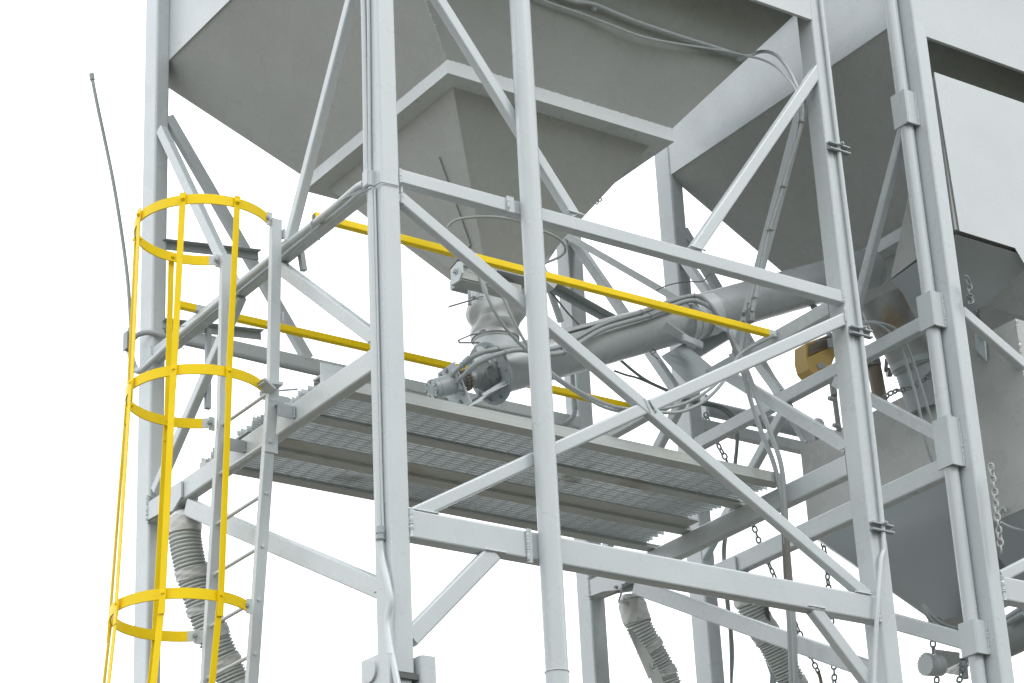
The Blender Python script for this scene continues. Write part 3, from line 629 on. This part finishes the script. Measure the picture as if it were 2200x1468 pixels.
# strap, hanger and cover under the conveyor
m = MB(); s0 = A0 + ad * 1.70
m.loft([[s0 + ad * dx_ + (V((0, 1, 0)) * math.cos(k * math.pi / 12) + up_ * math.sin(k * math.pi / 12)) * rr for dx_, rr in ((-.045, .130), (-.045, .137), (.045, .137), (.045, .130))] for k in range(-3 + 12, 18 + 5)])
m.build('hanger_strap', G, au)
m = MB(); m.bar(Y(1428, 700, 9.60), Y(1497, 745, 9.62), (.3, .6, 1), .05, .012, .002); m.bar(Y(1469, 724, 9.56), Y(1511, 741, 9.56), (0, 1, 0), .040, .02, .003); m.build('hanger_bracket', G, au)
m = MB(); m.plate([Y(1421, 765, 9.66), Y(1470, 737, 9.80), Y(1538, 795, 9.80), Y(1550, 812, 9.66), Y(1482, 828, 9.60)], up_ * -.012); m.build('inspection_cover', GD, au)
m = MB(); m.plate([Y(1480, 745, 9.85), Y(1553, 700, 9.85), Y(1575, 722, 9.85), Y(1505, 765, 9.85)], (0, .03, -.01)); m.build('saddle_plate', GD, au)
# underside rib of the right hand end
m = MB(); m.bar(A0 + ad * 2.6 - up_ * .128 + V((0, -.02, 0)), A0 + ad * 2.66 - up_ * .20 + V((0, -.02, 0)), (0, 1, 0), .03, .03, .004); m.build('drain_stub', GD, au)

mo = thing('hydraulic_motor', 'grey hydraulic motor with embossed end cap at the conveyor foot', 'motor', A0 - ad * .3)
M0 = A0 - ad * .42; 
m = MB(); prof = [(0, .052), (.004, .0555), (.028, .056), (.030, .0535), (.032, .056), (.125, .056), (.130, .050), (.150, .046), (.152, .042), (.19, .042)]
m.lathe(M0, ad, prof, 44); m.build('motor_body', GD, mo)
m = MB(); m.lathe(M0 - ad * .001, ad, [(-.005, .046), (0.004, .0475)], 40); cap_ = m.build('end_cap', G, mo)
m = MB()
for k in range(7):
    an_ = 2 * math.pi * (k + .2) / 7; dv = V((0, 1, 0)) * math.cos(an_) + up_ * math.sin(an_); c = M0 + dv * .043 - ad * .0063; m.lathe(c, -ad, [(0, .0095), (.0015, .0095)], 14)
m.build('bolt_recess', RB, cap_)
for k in range(7):
    m = MB(); an_ = 2 * math.pi * (k + .2) / 7; dv = V((0, 1, 0)) * math.cos(an_) + up_ * math.sin(an_); m.lathe(M0 + dv * .0445 - ad * .008, -ad, [(0, .0062), (.004, .006), (.005, .005)], 12); m.build('cap_bolt', G, cap_)
def emboss(txt, size, origin, xd, yd, depth, name, parent, mt):
    cu = bpy.data.curves.new('t', 'FONT'); cu.body = txt; cu.size = size; cu.extrude = depth; cu.align_x = 'CENTER'; cu.align_y = 'CENTER'; cu.space_line = .75
    to = bpy.data.objects.new('t', cu); scn.collection.objects.link(to); dg = bpy.context.evaluated_depsgraph_get(); me = bpy.data.meshes.new_from_object(to.evaluated_get(dg)); bpy.data.objects.remove(to)
    xd, yd = V(xd).normalized(), V(yd).normalized(); nd = xd.cross(yd); m = MB(); m.bm.from_mesh(me)
    for v in m.bm.verts: v.co = V(origin) + xd * v.co.x + yd * v.co.y + nd * v.co.z
    m.build(name, mt, parent)
# the cap faces -ad; reading direction runs down and towards the viewer's right
xr_ = (V((0, -1, 0)) * .75 + up_ * -.66).normalized(); yr_ = (-ad).cross(xr_).normalized()
emboss('DO NOT\nLOOSEN\nBOLTS', .021, M0 - ad * .0063, xr_, yr_, .0022, 'embossed_lettering', cap_, G)
m = MB(); q = M0 + ad * .168
sq = .105
m.plate([q + V((0, a_, 0)) + up_ * b_ for a_, b_ in ((.11, .10), (.11, -.06), (.03, -.128), (-.056, -.135), (-.05, .104))], ad * .010); mp_ = m.build('mounting_plate', G, mo)
for (yy, zz_) in ((-.03, -.07), (.02, -.105), (.09, .08), (.03, .085)): m = MB(); m.bolt(q + V((0, yy, 0)) + up_ * zz_, -ad, .011, .012); m.build('plate_bolt', GD, mp_)
m = MB(); m.lathe(q - ad * .022, ad, [(0, .062), (.018, .066), (.02, .06)], 4); m.build('motor_flange', G, mo)
m = MB(); q2 = M0 + ad * .185; m.lathe(q2, ad, [(0, .03), (.03, .03), (.032, .038), (.12, .038), (.122, .05), (.15, .05), (.152, .03), (.22, .03)], 28); m.build('coupling_hub', GD, mo)
m = MB()
for rr_ in (0, 1):
    for k in range(18):
        an_ = 2 * math.pi * k / 18; dv = V((0, 1, 0)) * math.cos(an_) + up_ * math.sin(an_); c = q2 + ad * (.035 + .022 * rr_) + dv * .052; m.lathe(c - ad * .008, ad, [(0, .0085), (.016, .0085)], 8)
m.build('roller_chain', RU, mo)
# hydraulic hoses from the motor over the conveyor and down the tower
fit = []
def yb_(u, v, y): return Y(u, v, y)
def hpath(dy, off):
    base = [((982, 797), 9.62), ((1000, 775), 9.60), ((1030, 757), 9.585), ((1070, 746), 9.57), ((1115, 741), 9.565), ((1160, 744), 9.57), ((1200, 745), 9.59), ((1241, 724), 9.61), ((1300, 696), 9.62), ((1377, 673), 9.625), ((1440, 648), 9.63), ((1492, 637), 9.64), ((1522, 651), 9.52)]
    return base
hA = [Y(990, 787, 9.67), Y(1005, 773, 9.63), Y(1035, 758, 9.585), Y(1070, 750, 9.57), Y(1115, 746, 9.565), Y(1170, 751, 9.565), Y(1205, 744, 9.58), Y(1241, 725, 9.60), Y(1300, 695, 9.62), Y(1377, 672, 9.63), Y(1440, 648, 9.63), Y(1492, 636, 9.63), Y(1522, 651, 9.55), Y(1549, 684, 9.42), X(1568, 722, 8.19), X(1582, 760, 8.19), X(1600, 812, 8.19), X(1614, 864, 8.19), X(1636, 929, 8.19), X(1661, 992, 8.19), X(1675, 1049, 8.19), X(1683, 1104, 8.19), X(1686, 1180, 8.19), X(1690, 1260, 8.18), X(1696, 1350, 8.18), X(1702, 1500, 8.18)]
hB = [Y(1003, 800, 9.65), Y(1020, 785, 9.61), Y(1050, 769, 9.57), Y(1085, 757, 9.555), Y(1120, 752, 9.55), Y(1170, 761, 9.55), Y(1210, 757, 9.56), Y(1249, 734, 9.58), Y(1300, 706, 9.60), Y(1396, 678, 9.61), Y(1462, 651, 9.61), Y(1494, 647, 9.60), Y(1530, 664, 9.52), Y(1556, 694, 9.42), X(1575, 730, 8.16), X(1592, 768, 8.16), X(1611, 812, 8.16), X(1628, 861, 8.16), X(1653, 924, 8.16), X(1674, 983, 8.16), X(1683, 1033, 8.16), X(1688, 1103, 8.16), X(1692, 1180, 8.16), X(1699, 1260, 8.16), X(1706, 1350, 8.16), X(1711, 1500, 8.16)]
for hp, lab in ((hA, 'upper grey hydraulic hose looping over the conveyor tube and down'), (hB, 'lower grey hydraulic hose beside its twin over the conveyor')):
    hs_ = thing('hydraulic_hose', lab, 'hose', hp[-1], 'hydraulic hoses from the motor')
    m = MB(); m.tube(hp[:-3], .0135, 14, .02); m.build('hose', HO, hs_)
    m = MB(); m.tube([hp[-5] + (hp[-4] - hp[-5]) * .4, hp[-4], hp[-3]], .0145, 14, .02, .02); m.build('weathered_length', BR, hs_)
    m = MB(); m.tube(hp[-3:], .0140, 14, .02); m.build('hose', HO, hs_)
    m = MB(); d0 = (hp[1] - hp[0]).normalized(); p0 = hp[0] - d0 * .02
    m.lathe(p0, d0, [(0, .012), (.02, .012), (.021, .019), (.038, .019), (.039, .0155), (.045, .0155), (.046, .0185), (.085, .0185), (.09, .0165)], 16)
    tgt = Y(969, 808, 9.735) if hp is hA else Y(982, 820, 9.72)
    m.tube([p0 + d0 * .01, p0 - d0 * .025, tgt], .012, 8, .01); m.lathe(tgt, p0 - tgt, [(0, .021), (.016, .021), (.018, .016)], 6); m.build('hose_fitting', GD, hs_)
    m = MB()
    for i_ in (3, 6, 9, 11):
        a_ = hp[i_]; dd_ = (hp[i_ + 1] - hp[i_ - 1]).normalized(); m.sweep([a_ - dd_ * .003, a_ + dd_ * .003], .018, 14)
    m.build('zip_tie', HO, hs_)

def cable(pts, rad, name, label, cat, mt, group=None, seg=10, step=.03, noise=0):
    m = MB(); m.tube(pts, rad, seg, step, noise); return tag(m.build(name, mt), label, cat, group)
# small air hoses from the gate
cable([Y(1033, 597, 9.36), Y(1041, 620, 9.34), Y(1055, 655, 9.33), Y(1075, 690, 9.33), Y(1097, 718, 9.33), Y(1122, 744, 9.32), Y(1150, 770, 9.30), Y(1178, 795, 9.25), Y(1210, 820, 9.2), Y(1254, 846, 9.15), Y(1309, 871, 9.05), Y(1350, 879, 9.0), Y(1432, 887, 8.95), Y(1473, 882, 8.95), Y(1514, 861, 8.95), Y(1554, 820, 8.98), Y(1584, 768, 9.0), Y(1610, 748, 9.0), Y(1642, 732, 9.0), Y(1660, 722, 9.02)], .0095, 'air_hose', 'thin hose sagging from the gate fitting to the yellow rail end', 'hose', HO)
cable([Y(1074, 622, 9.38), Y(1090, 660, 9.36), Y(1110, 702, 9.35), Y(1128, 735, 9.34), Y(1150, 768, 9.32), Y(1176, 800, 9.28), Y(1205, 822, 9.24), Y(1250, 850, 9.18), Y(1300, 876, 9.1), Y(1350, 886, 9.0), Y(1400, 880, 8.98), Y(1432, 877, 8.97), Y(1473, 866, 8.97), Y(1514, 844, 8.97), Y(1552, 812, 8.99), Y(1590, 762, 9.0), Y(1620, 742, 9.0)], .0085, 'air_hose', 'thin hose from behind the gate channel, inner one of the sagging pair', 'hose', HO)
cable([Y(961, 489, 9.22), Y(972, 477, 9.2), Y(990, 470, 9.18), Y(1030, 466, 9.15), Y(1070, 467, 9.12), Y(1110, 474, 9.1), Y(1150, 490, 9.12), Y(1190, 507, 9.16), Y(1209, 522, 9.2), Y(1215, 536, 9.25), Y(1208, 548, 9.28), Y(1190, 558, 9.3), Y(1166, 567, 9.32)], .0075, 'air_line', 'slim pipe bowed around the lower hopper cone', 'pipe', HO)
cable([Y(1167, 612, 9.9), Y(1190, 636, 9.9), Y(1222, 675, 9.9), Y(1252, 706, 9.9)], .0055, 'cable', 'tan thin cable slanting down behind the round pipe', 'cable', BR)
cable([Y(1331, 772, 10.7), Y(1360, 797, 10.7), Y(1391, 819, 10.7), Y(1434, 839, 10.7), Y(1489, 861, 10.7), Y(1530, 868, 10.7), Y(1562, 880, 10.7), Y(1579, 902, 10.7), Y(1585, 935, 10.7), Y(1580, 1000, 10.7), Y(1565, 1120, 10.7), Y(1557, 1185, 10.7), Y(1560, 1281, 10.7), Y(1569, 1368, 10.7), Y(1572, 1500, 10.7)], .0095, 'power_cable', 'dark cable hanging down beside the far back post', 'cable', CHN)
cable([Y(1320, 797, 10.72), Y(1345, 806, 10.72), Y(1374, 814, 10.72), Y(1434, 841, 10.72), Y(1489, 866, 10.72), Y(1530, 873, 10.72), Y(1556, 884, 10.72), Y(1574, 905, 10.72), Y(1582, 940, 10.72), Y(1577, 1000, 10.72), Y(1562, 1120, 10.72), Y(1553, 1190, 10.72), Y(1565, 1290, 10.72), Y(1575, 1400, 10.72), Y(1569, 1500, 10.72)], .007, 'power_cable', 'thinner dark cable running close beside the hanging one', 'cable', CHN)
cable([Y(1411, 624, 9.4), Y(1432, 614, 9.4), Y(1470, 606, 9.4), Y(1510, 605, 9.4), Y(1520, 593, 9.4), Y(1526, 590, 9.4)], .0035, 'loose_wire', 'loose thin wire curled above the conveyor tube', 'wire', RB)
cable([Y(1399, 762, 9.6), Y(1410, 755, 9.6), Y(1400, 750, 9.6), Y(1397, 757, 9.6), Y(1404, 764, 9.6), Y(1414, 772, 9.6)], .003, 'wire_loop', 'tiny wire loop hanging below the conveyor strap', 'wire', RB)
# cable pair across the hopper front face and down the hanger channel
n1 = (Tp1[1] - Tp1[0]).cross(Bt1[0] - Tp1[0]).normalized(); n1 = n1 if n1.y < 0 else -n1
def H(u, v, off=.02): return onpl(u, v, Tp1[0] + n1 * off, n1)
pc = thing('hopper_conduit', 'conduit crossing the hopper face then bending down to the hanger channel', 'conduit', H(1587, 118))
m = MB(); m.tube([H(1130, -40), H(1227, 0), H(1276, 9), H(1364, 45), H(1473, 82), H(1541, 103), H(1587, 118), H(1609, 120, .03), X(1628, 113, 8.10), X(1647, 111, 8.12), X(1669, 120, 8.14), X(1691, 145, 8.17), X(1713, 188, 8.19), X(1724, 226, 8.2), X(1722, 262, 8.2), X(1715, 295, 8.2), X(1691, 371, 8.2), X(1679, 420, 8.2), X(1653, 500, 8.2), X(1636, 572, 8.2), X(1623, 640, 8.2), X(1616, 668, 8.2)], .0105, 12, .03); m.build('conduit', G, pc)
for (u, v) in ((1276, 14), (1586, 122)):
    c = H(u, v, .018); m = MB(); m.lathe(c + V((0, 0, -.02)), n1, [(-.015, .012), (.01, .012), (.011, .008), (.02, .008)], 12); m.build('conduit_clamp', GD, pc)
for (u, v) in ((1722, 262), (1683, 402), (1655, 494), (1622, 640)):
    c = X(u, v, 8.195); m = MB(); m.obox(c, (.016, 0, 0), (0, .016, 0), (0, 0, .004)); m.build('zip_tie', HO, pc)
m = MB(); c = X(1611, 673, 8.2); m.box(c + V((-.02, -.02, -.055)), c + V((.02, .02, .02)), .003); m.lathe(c + V((0, 0, .03)), (0, 0, 1), [(-.01, .016), (.01, .016), (.012, .012), (.03, .012)], 12); m.bolt(c + V((-.02, .03, 0)), (-1, 0, 0), .01); m.bolt(c + V((-.02, .04, -.05)), (-1, 0, 0), .01); m.build('terminal_box', GK, pc)
m = MB(); m.tube([X(1608, 705, 8.2), X(1603, 730, 8.2), X(1600, 752, 8.2)], .013, 4, .05); m.build('drop_stub', GD, pc)
cable([H(1120, -25), H(1166, 0), H(1200, 13), H(1254, 31), H(1323, 58, .03), H(1377, 78, .035), H(1432, 90, .035), H(1500, 101, .03), H(1554, 109, .03), H(1612, 122, .035), X(1636, 128, 8.09), X(1664, 142, 8.13), X(1691, 168, 8.16), X(1712, 200, 8.18), X(1716, 240, 8.19), X(1710, 290, 8.19), X(1685, 372, 8.19), X(1647, 500, 8.19), X(1630, 572, 8.19), X(1610, 662, 8.19)], .0065, 'signal_cable', 'slack thin cable hanging below the conduit on the hopper face', 'cable', G)
# hoses by the elbow
for (o_, lab) in ((0, 'left one of two dark hoses curving down beside the stained elbow'), (1, 'right one of two dark hoses curving down beside the stained elbow')):
    cable([Y(1850, 697 + 5 * o_ * -1, 9.0), Y(1880 + 8 * o_, 695 - 1 * o_, 9.0), Y(1915 + 12 * o_, 718 - 8 * o_, 9.0), Y(1940 + 12 * o_, 760 - 8 * o_, 9.0), Y(1962 + 15 * o_, 830 - 5 * o_, 9.0), Y(1977 + 20 * o_, 890, 9.0), Y(1992 + 26 * o_, 960, 9.0), Y(2010 + 30 * o_, 1010, 9.0)], .009, 'drain_hose', lab, 'hose', HO, 'hoses beside the elbow spout')
for o_, lab in ((0, 'lower looped hose hanging under the bin cone'), (1, 'upper looped hose hanging under the bin cone')):
    cable([Y(1983, 1300, 9.2), Y(1990 + 6 * o_, 1318, 9.2), Y(2003 + 8 * o_, 1336 - 4 * o_, 9.2), Y(2030, 1353 - 10 * o_, 9.2), Y(2060, 1361 - 10 * o_, 9.2), Y(2090, 1352 - 5 * o_, 9.2)], .012, 'drain_hose', lab, 'hose', HO, 'hoses under the bin cone')
cable([Y(2150, 1122, 8.7), Y(2165, 1130, 8.7), Y(2185, 1137, 8.7), Y(2215, 1142, 8.7)], .007, 'cable', 'pale cable draped under the right bin near the hook', 'cable', G)

# ------------------------------------------------------------------ ribbed ducts wrapped with tape
def duct(pts, rad, label, bands, seed):
    rnd = random.Random(seed); path = spline(pts, .0030); n = len(path); root = thing('ribbed_duct', label, 'duct', path[-1], 'taped ribbed ducts hanging from the beams')
    L = sum((b - a).length for a, b in zip(path, path[1:]))
    def seg_(t0, t1, fn, name, mt, noise=0.0, sg=30):
        i0, i1 = int(t0 * (n - 1)), int(t1 * (n - 1)); sub = path[i0:i1 + 1]
        m = MB(); m.sweep(sub, rad, sg, radf=lambda t: fn(t0 + (t1 - t0) * t) , noise=noise); return m.build(name, mt, root)
    pitch = .0195
    seg_(0.04, 1, lambda t: rad * (.80 + .20 * abs(math.sin(math.pi * t * L / pitch)) ** .6), 'ribbed_hose', DU)
    for (a, b) in bands:
        i0, i1 = int(a * (n - 1)), int(b * (n - 1)); sub = path[i0:i1 + 1:2]
        m = MB(); rings = []; upv = None; mm = len(sub)
        ph = rnd.uniform(0, 6)
        for i, p in enumerate(sub):
            ax = (sub[min(i + 1, mm - 1)] - sub[max(i - 1, 0)]).normalized()
            if upv is None: upv = ax.orthogonal().normalized()
            upv = (upv - ax * upv.dot(ax)).normalized(); bb_ = ax.cross(upv); t = i / (mm - 1)
            end = .62 if (a == 0 and t < .25) else 1.0
            if a == 0: end = min(1.0, .58 + 1.3 * t)
            rg = []
            for k in range(36):
                th = 2 * math.pi * k / 36
                wr = .020 * math.sin(3 * th + ph + 9 * t) + .014 * math.sin(7 * th - 14 * t + ph) + .012 * math.sin(11 * th + 31 * t) + rnd.uniform(-.012, .014)
                sl2 = .010 * math.sin(th + ph)
                rg.append(p + ax * (sl2 if 0 < i < mm - 1 else sl2) + (upv * math.cos(th) + bb_ * math.sin(th)) * rad * end * (1.035 + wr))
            rings.append(rg)
        m.loft(rings); m.build('tape_wrap', TP, root)
    return root, path
yd = 10.58
r1, p1 = duct([Y(395, 1098, yd), Y(396, 1125, yd), Y(398, 1160, yd), Y(406, 1205, yd), Y(418, 1250, yd), Y(434, 1300, yd), Y(452, 1350, yd), Y(472, 1400, yd), Y(490, 1440, yd), Y(520, 1510, yd)], .087, 'taped ribbed duct hanging behind the ladder cage at left', [(0, .12), (.30, .35), (.49, .535), (.60, .66), (.76, .82), (.9, 1)], 3)
r2, p2 = duct([Y(1354, 1280, 10.6), Y(1360, 1305, 10.6), Y(1371, 1340, 10.6), Y(1388, 1375, 10.6), Y(1407, 1410, 10.6), Y(1425, 1445, 10.6), Y(1450, 1510, 10.6)], .080, 'taped ribbed duct pinned below the gusset of the middle back post', [(0, .25), (.45, .52), (.70, .77), (.9, 1)], 5)
r3, p3 = duct([Y(1603, 1268, 10.5), Y(1612, 1300, 10.5), Y(1632, 1340, 10.5), Y(1656, 1378, 10.5), Y(1680, 1424, 10.5), Y(1703, 1470, 10.5), Y(1722, 1515, 10.5)], .088, 'taped ribbed duct behind the hanging hoses at lower right', [(0, .12), (.25, .42), (.80, .9)], 9)
m = MB()
for (u0, v0, u1, v1, u2, v2) in ((1352, 1355, 1385, 1460, 1402, 1428),): m.plate([Y(1349, 1352, 10.49), Y(1358, 1352, 10.49), Y(1405, 1420, 10.49), Y(1396, 1460, 10.47), Y(1370, 1400, 10.48)], (0, .008, 0)); m.plate([Y(1398, 1452, 10.47), Y(1412, 1432, 10.48), Y(1440, 1500, 10.48), Y(1412, 1500, 10.47)], (0, .008, 0))
m.build('torn_tape', TP, r2)
m = MB(); m.plate([Y(1643, 1298, 10.4), Y(1652, 1305, 10.4), Y(1655, 1335, 10.4), Y(1646, 1322, 10.4)], (0, .006, 0)); m.build('torn_tape', RB, r3)
m = MB(); m.plate([Y(1645, 1418, 10.36), Y(1651, 1430, 10.36), Y(1668, 1460, 10.36), Y(1664, 1500, 10.36), Y(1652, 1500, 10.36), Y(1656, 1450, 10.36)], (0, .006, 0)); m.build('torn_tape', GD, r3)
m = MB(); m.plate([Y(441, 1209, 10.5), Y(451, 1205, 10.5), Y(452, 1211, 10.5), Y(442, 1216, 10.5)], (0, .006, 0)); m.build('torn_tape', TP, r1)
m = MB(); c = X(1336, 1270, 8.22); m.tube([c + V((0, -.01, .04)), c + V((-.008, 0, -.02)), c + V((-.012, .02, -.06)), c + V((-.01, -.02, -.075)), c + V((-.008, -.025, -.05))], .006, 8, .01); m.bolt(c + V((-.01, .03, .03)), (-1, 0, 0), .009, .02); m.build('hanger_hook', GD, r2)

# ------------------------------------------------------------------ chains
def chain(pts, label, mt, Lk=.052, wr=.006, group='chains hanging in the right tower'):
    path = spline(pts, .004); m = MB(); acc = 0; i = 0; k = 0; cs = []
    cum = [0]
    for a, b in zip(path, path[1:]): cum.append(cum[-1] + (b - a).length)
    pitch = Lk * .70; t = 0; j = 0
    while t < cum[-1]:
        while j < len(cum) - 2 and cum[j + 1] < t: j += 1
        f_ = (t - cum[j]) / max(1e-6, cum[j + 1] - cum[j]); p = path[j].lerp(path[j + 1], f_); ax = (path[min(j + 3, len(path) - 1)] - path[max(j - 3, 0)]).normalized()
        side = ax.cross(V((.53, .74, .41))).normalized(); oth = ax.cross(side); tw = .5 + .35 * math.sin(k * 1.3)
        sd = (side * math.cos(tw + (k % 2) * 1.5708) + oth * math.sin(tw + (k % 2) * 1.5708)); hl, hw = Lk / 2 - wr, Lk * .30 - wr * .2
        pts_ = []
        for q in range(17):
            an_ = 2 * math.pi * q / 16; cxx, sxx = math.cos(an_), math.sin(an_); pts_.append(p + ax * ((hl - hw) * (1 if cxx > 0 else -1) * min(1, abs(cxx) * 3) + hw * cxx) + sd * hw * sxx)
        m.sweep(pts_, wr, 7); t += pitch; k += 1
    return tag(m.build('chain', mt), label, 'chain', group)
yc = 10.98
chain([Y(1517, 893, yc), Y(1532, 930, yc), Y(1546, 962, yc), Y(1562, 992, yc), Y(1592, 1066, yc), Y(1620, 1133, yc), Y(1634, 1172, yc), Y(1662, 1235, yc), Y(1704, 1330, yc), Y(1720, 1365, yc), Y(1742, 1412, yc), Y(1757, 1442, yc)], 'long dark chain slanting down right from the far back post', CHN)
cable([Y(1757, 1442, yc), Y(1763, 1460, yc), Y(1768, 1500, yc)], .012, 'rope_end', 'short rope end hanging from the long slanting chain', 'rope', RU)
chain([Y(1769, 1168, 10.5), Y(1775, 1215, 10.5), Y(1780, 1262, 10.5), Y(1786, 1330, 10.5), Y(1791, 1420, 10.5), Y(1794, 1500, 10.5)], 'vertical dark chain just left of the right front post', CHN)
chain([Y(2001, 1333, 9.6), Y(2003, 1370, 9.6), Y(2007, 1410, 9.6), Y(2012, 1450, 9.6), Y(2013, 1500, 9.6)], 'dark chain below the bin cone, leftmost of the pair', CHN)
chain([Y(2016, 1335, 9.62), Y(2019, 1352, 9.62), Y(2018, 1375, 9.62)], 'dark chain below the bin cone, right of the pair', CHN)
chain([Y(2068, 1438, 9.3), Y(2063, 1455, 9.3), Y(2055, 1485, 9.3)], 'short chain under the small drive tray at lower right', CHN)
chain([Y(2129, 1004, 8.4), Y(2135, 1040, 8.4), Y(2139, 1080, 8.4), Y(2141, 1100, 8.4), Y(2146, 1140, 8.4), Y(2152, 1192, 8.4)], 'pale painted chain hanging against the edge of the right post', CHL)
chain([Y(2076, 599, 8.42), Y(2084, 615, 8.42), Y(2081, 635, 8.42), Y(2090, 640, 8.42), Y(2083, 655, 8.42)], 'pale chain bunched at the top of the diagonal brace', CHN, .045, .0055)
chain([Y(1904, 852, 9.12), Y(1920, 842, 9.1), Y(1945, 836, 9.1), Y(1968, 826, 9.1), Y(1990, 812, 9.1), Y(2004, 798, 9.1)], 'chain wrapped around the foot of the stained elbow spout', CHN, .05)
chain([Y(2095, 625, 9.3), Y(2100, 650, 9.3), Y(2098, 665, 9.3), Y(2103, 690, 9.3)], 'short dark chain under the hood stiffener above the lug', CHN, .05)

# ------------------------------------------------------------------ small equipment in the right tower
yg = thing('drive_guard', 'faded yellow motor guard cover behind the right front post', 'guard', Y(1760, 800, 9.9))
m = MB(); m.plate([Y(u_, v_, 9.86) for u_, v_ in ((1732, 738), (1776, 721), (1792, 728), (1794, 765), (1786, 785), (1766, 799), (1749, 806), (1738, 793), (1732, 770))], (0, .11, 0)); m.build('guard_box', YD, yg)
m = MB(); m.plate([Y(u_, v_, 9.84) for u_, v_ in ((1733, 770), (1779, 748), (1787, 768), (1784, 785), (1766, 799), (1749, 805), (1738, 792))], (0, .018, 0)); m.build('guard_drum', YD, yg)
m = MB(); m.plate([Y(u_, v_, 9.85) for u_, v_ in ((1739, 741), (1775, 728), (1780, 745), (1738, 764))], (0, .006, 0)); m.build('shaded_opening_plate', RU, yg)  # dark plate painted in for the shaded inside of the guard
m = MB(); m.obox(Y(1764, 786, 9.835), (.028, 0, .014), (0, .004, 0), (-.006, 0, .014)); m.build('name_plate', GD, yg)
m = MB(); m.box(Y(1783, 745, 9.8), Y(1783, 745, 9.8) + V((.05, .02, .10))); m.build('side_bracket', GD, yg)
m = MB(); m.rod(Y(1755, 735, 9.8), Y(1785, 722, 9.8), .008); m.build('shaft', GK, yg)
ac = thing('vertical_actuator', 'brownish vertical pipe with clamps between the two post pairs', 'actuator', Y(1898, 865, 9.9))
m = MB(); m.sweep([Y(1868, 745, 9.9), Y(1880, 800, 9.9), Y(1893, 870, 9.9)], .045, 24); m.build('pipe', RU, ac)
m = MB(); m.sweep([Y(1872, 775, 9.9), Y(1875, 788, 9.9)], .056, 20); m.sweep([Y(1905, 772, 9.8), Y(1903, 798, 9.8)], .012, 10); m.lathe(Y(1905, 800, 9.85), (1, -.5, 0), [(0, .03), (.03, .03)], 20); m.build('pipe_clamp', GK, ac)
tr = thing('tension_rod', 'thin tan rod with pins hanging behind the right front post', 'rod', Y(1803, 920, 9.9))
m = MB(); m.sweep([Y(1788, 815, 9.9), Y(1792, 850, 9.9)], .022, 14); m.bar(Y(1795, 850, 9.9), Y(1805, 925, 9.9), (0, 1, 0), .03, .02, .003); m.build('rod', ST, tr)
m = MB(); m.lathe(Y(1786, 857, 9.88), (1, 0, 0), [(-.02, .014), (.02, .014)], 10); m.lathe(Y(1796, 915, 9.88), (1, 0, 0), [(-.02, .014), (.02, .014)], 10); m.build('pin', GD, tr)
hp_ = thing('header_pipe', 'dark horizontal pipe running right from the far back post', 'pipe', Y(1640, 900, 11.0))
m = MB(); m.sweep([Y(1512, 876, 11.05), Y(1640, 905, 11.05), Y(1765, 934, 11.05), Y(1830, 949, 11.05)], .052, 28); m.build('pipe', GD, hp_)
m = MB(); m.box(Y(1509, 876, 11.05) + V((-.012, -.05, -.075)), Y(1509, 876, 11.05) + V((.012, .05, .075))); m.build('end_plate', G, hp_)
m = MB(); m.lathe(Y(1757, 913, 10.98), (0, -1, .2), [(-.02, .02), (0, .045), (.02, .045), (.035, .03)], 24); m.lathe(Y(1740, 943, 10.98), (0, -1, .2), [(-.02, .02), (0, .035), (.02, .03)], 20); m.build('bearing', G, hp_)
dr = thing('lower_drive', 'toothed grey drive with open tray at the bottom right', 'drive', Y(2030, 1440, 9.4))
c = Y(2006, 1430, 9.4); m = MB(); m.lathe(c, (1, .0, .1), [(-.07, .052), (-.068, .06), (-.015, .062), (-.013, .057), (-.008, .062), (.05, .06)], 40); m.build('drive_body', G, dr)
m = MB()
for k in range(22):
    an_ = 2 * math.pi * k / 22; m.lathe(c + V((-.066, .061 * math.cos(an_), .061 * math.sin(an_))), (1, 0, .1), [(0, .006), (.016, .006)], 8)
m.build('gear_teeth', G, dr)
m = MB(); m.plate([Y(2009, 1395, 9.38), Y(2062, 1402, 9.38), Y(2062, 1420, 9.38), Y(2016, 1441, 9.38)], (0, .012, 0)); m.plate([Y(2016, 1441, 9.38), Y(2062, 1420, 9.38), Y(2085, 1425, 9.6), Y(2060, 1448, 9.6)], (0, 0, -.01)); m.build('tray', GS, dr)
m = MB(); m.obox(Y(2042, 1428, 9.5), (.07, 0, .01), (0, .06, 0), (0, 0, .022)); m.build('greasy_gearbox', GK, dr)
m = MB(); m.lathe(Y(2072, 1440, 9.35), (0, 0, 1), [(-.05, .02), (.05, .022)], 14); m.build('stub', GD, dr)
ca_ = thing('lower_conveyor', 'thick grey tube crossing behind the right post at lower right', 'conveyor', Y(2170, 1370, 9.4))
m = MB(); m.sweep([X(2095, 1400, 9.85), X(2170, 1367, 9.85), X(2260, 1322, 9.85)], .11, 36); m.build('tube', GD, ca_)
m = MB(); m.sweep([X(2158, 1332, 9.7), X(2198, 1306, 9.7)], .018, 14); m.sweep([X(2160, 1342, 9.7), X(2200, 1318, 9.7)], .018, 14); m.build('guide_rod', GD, ca_)
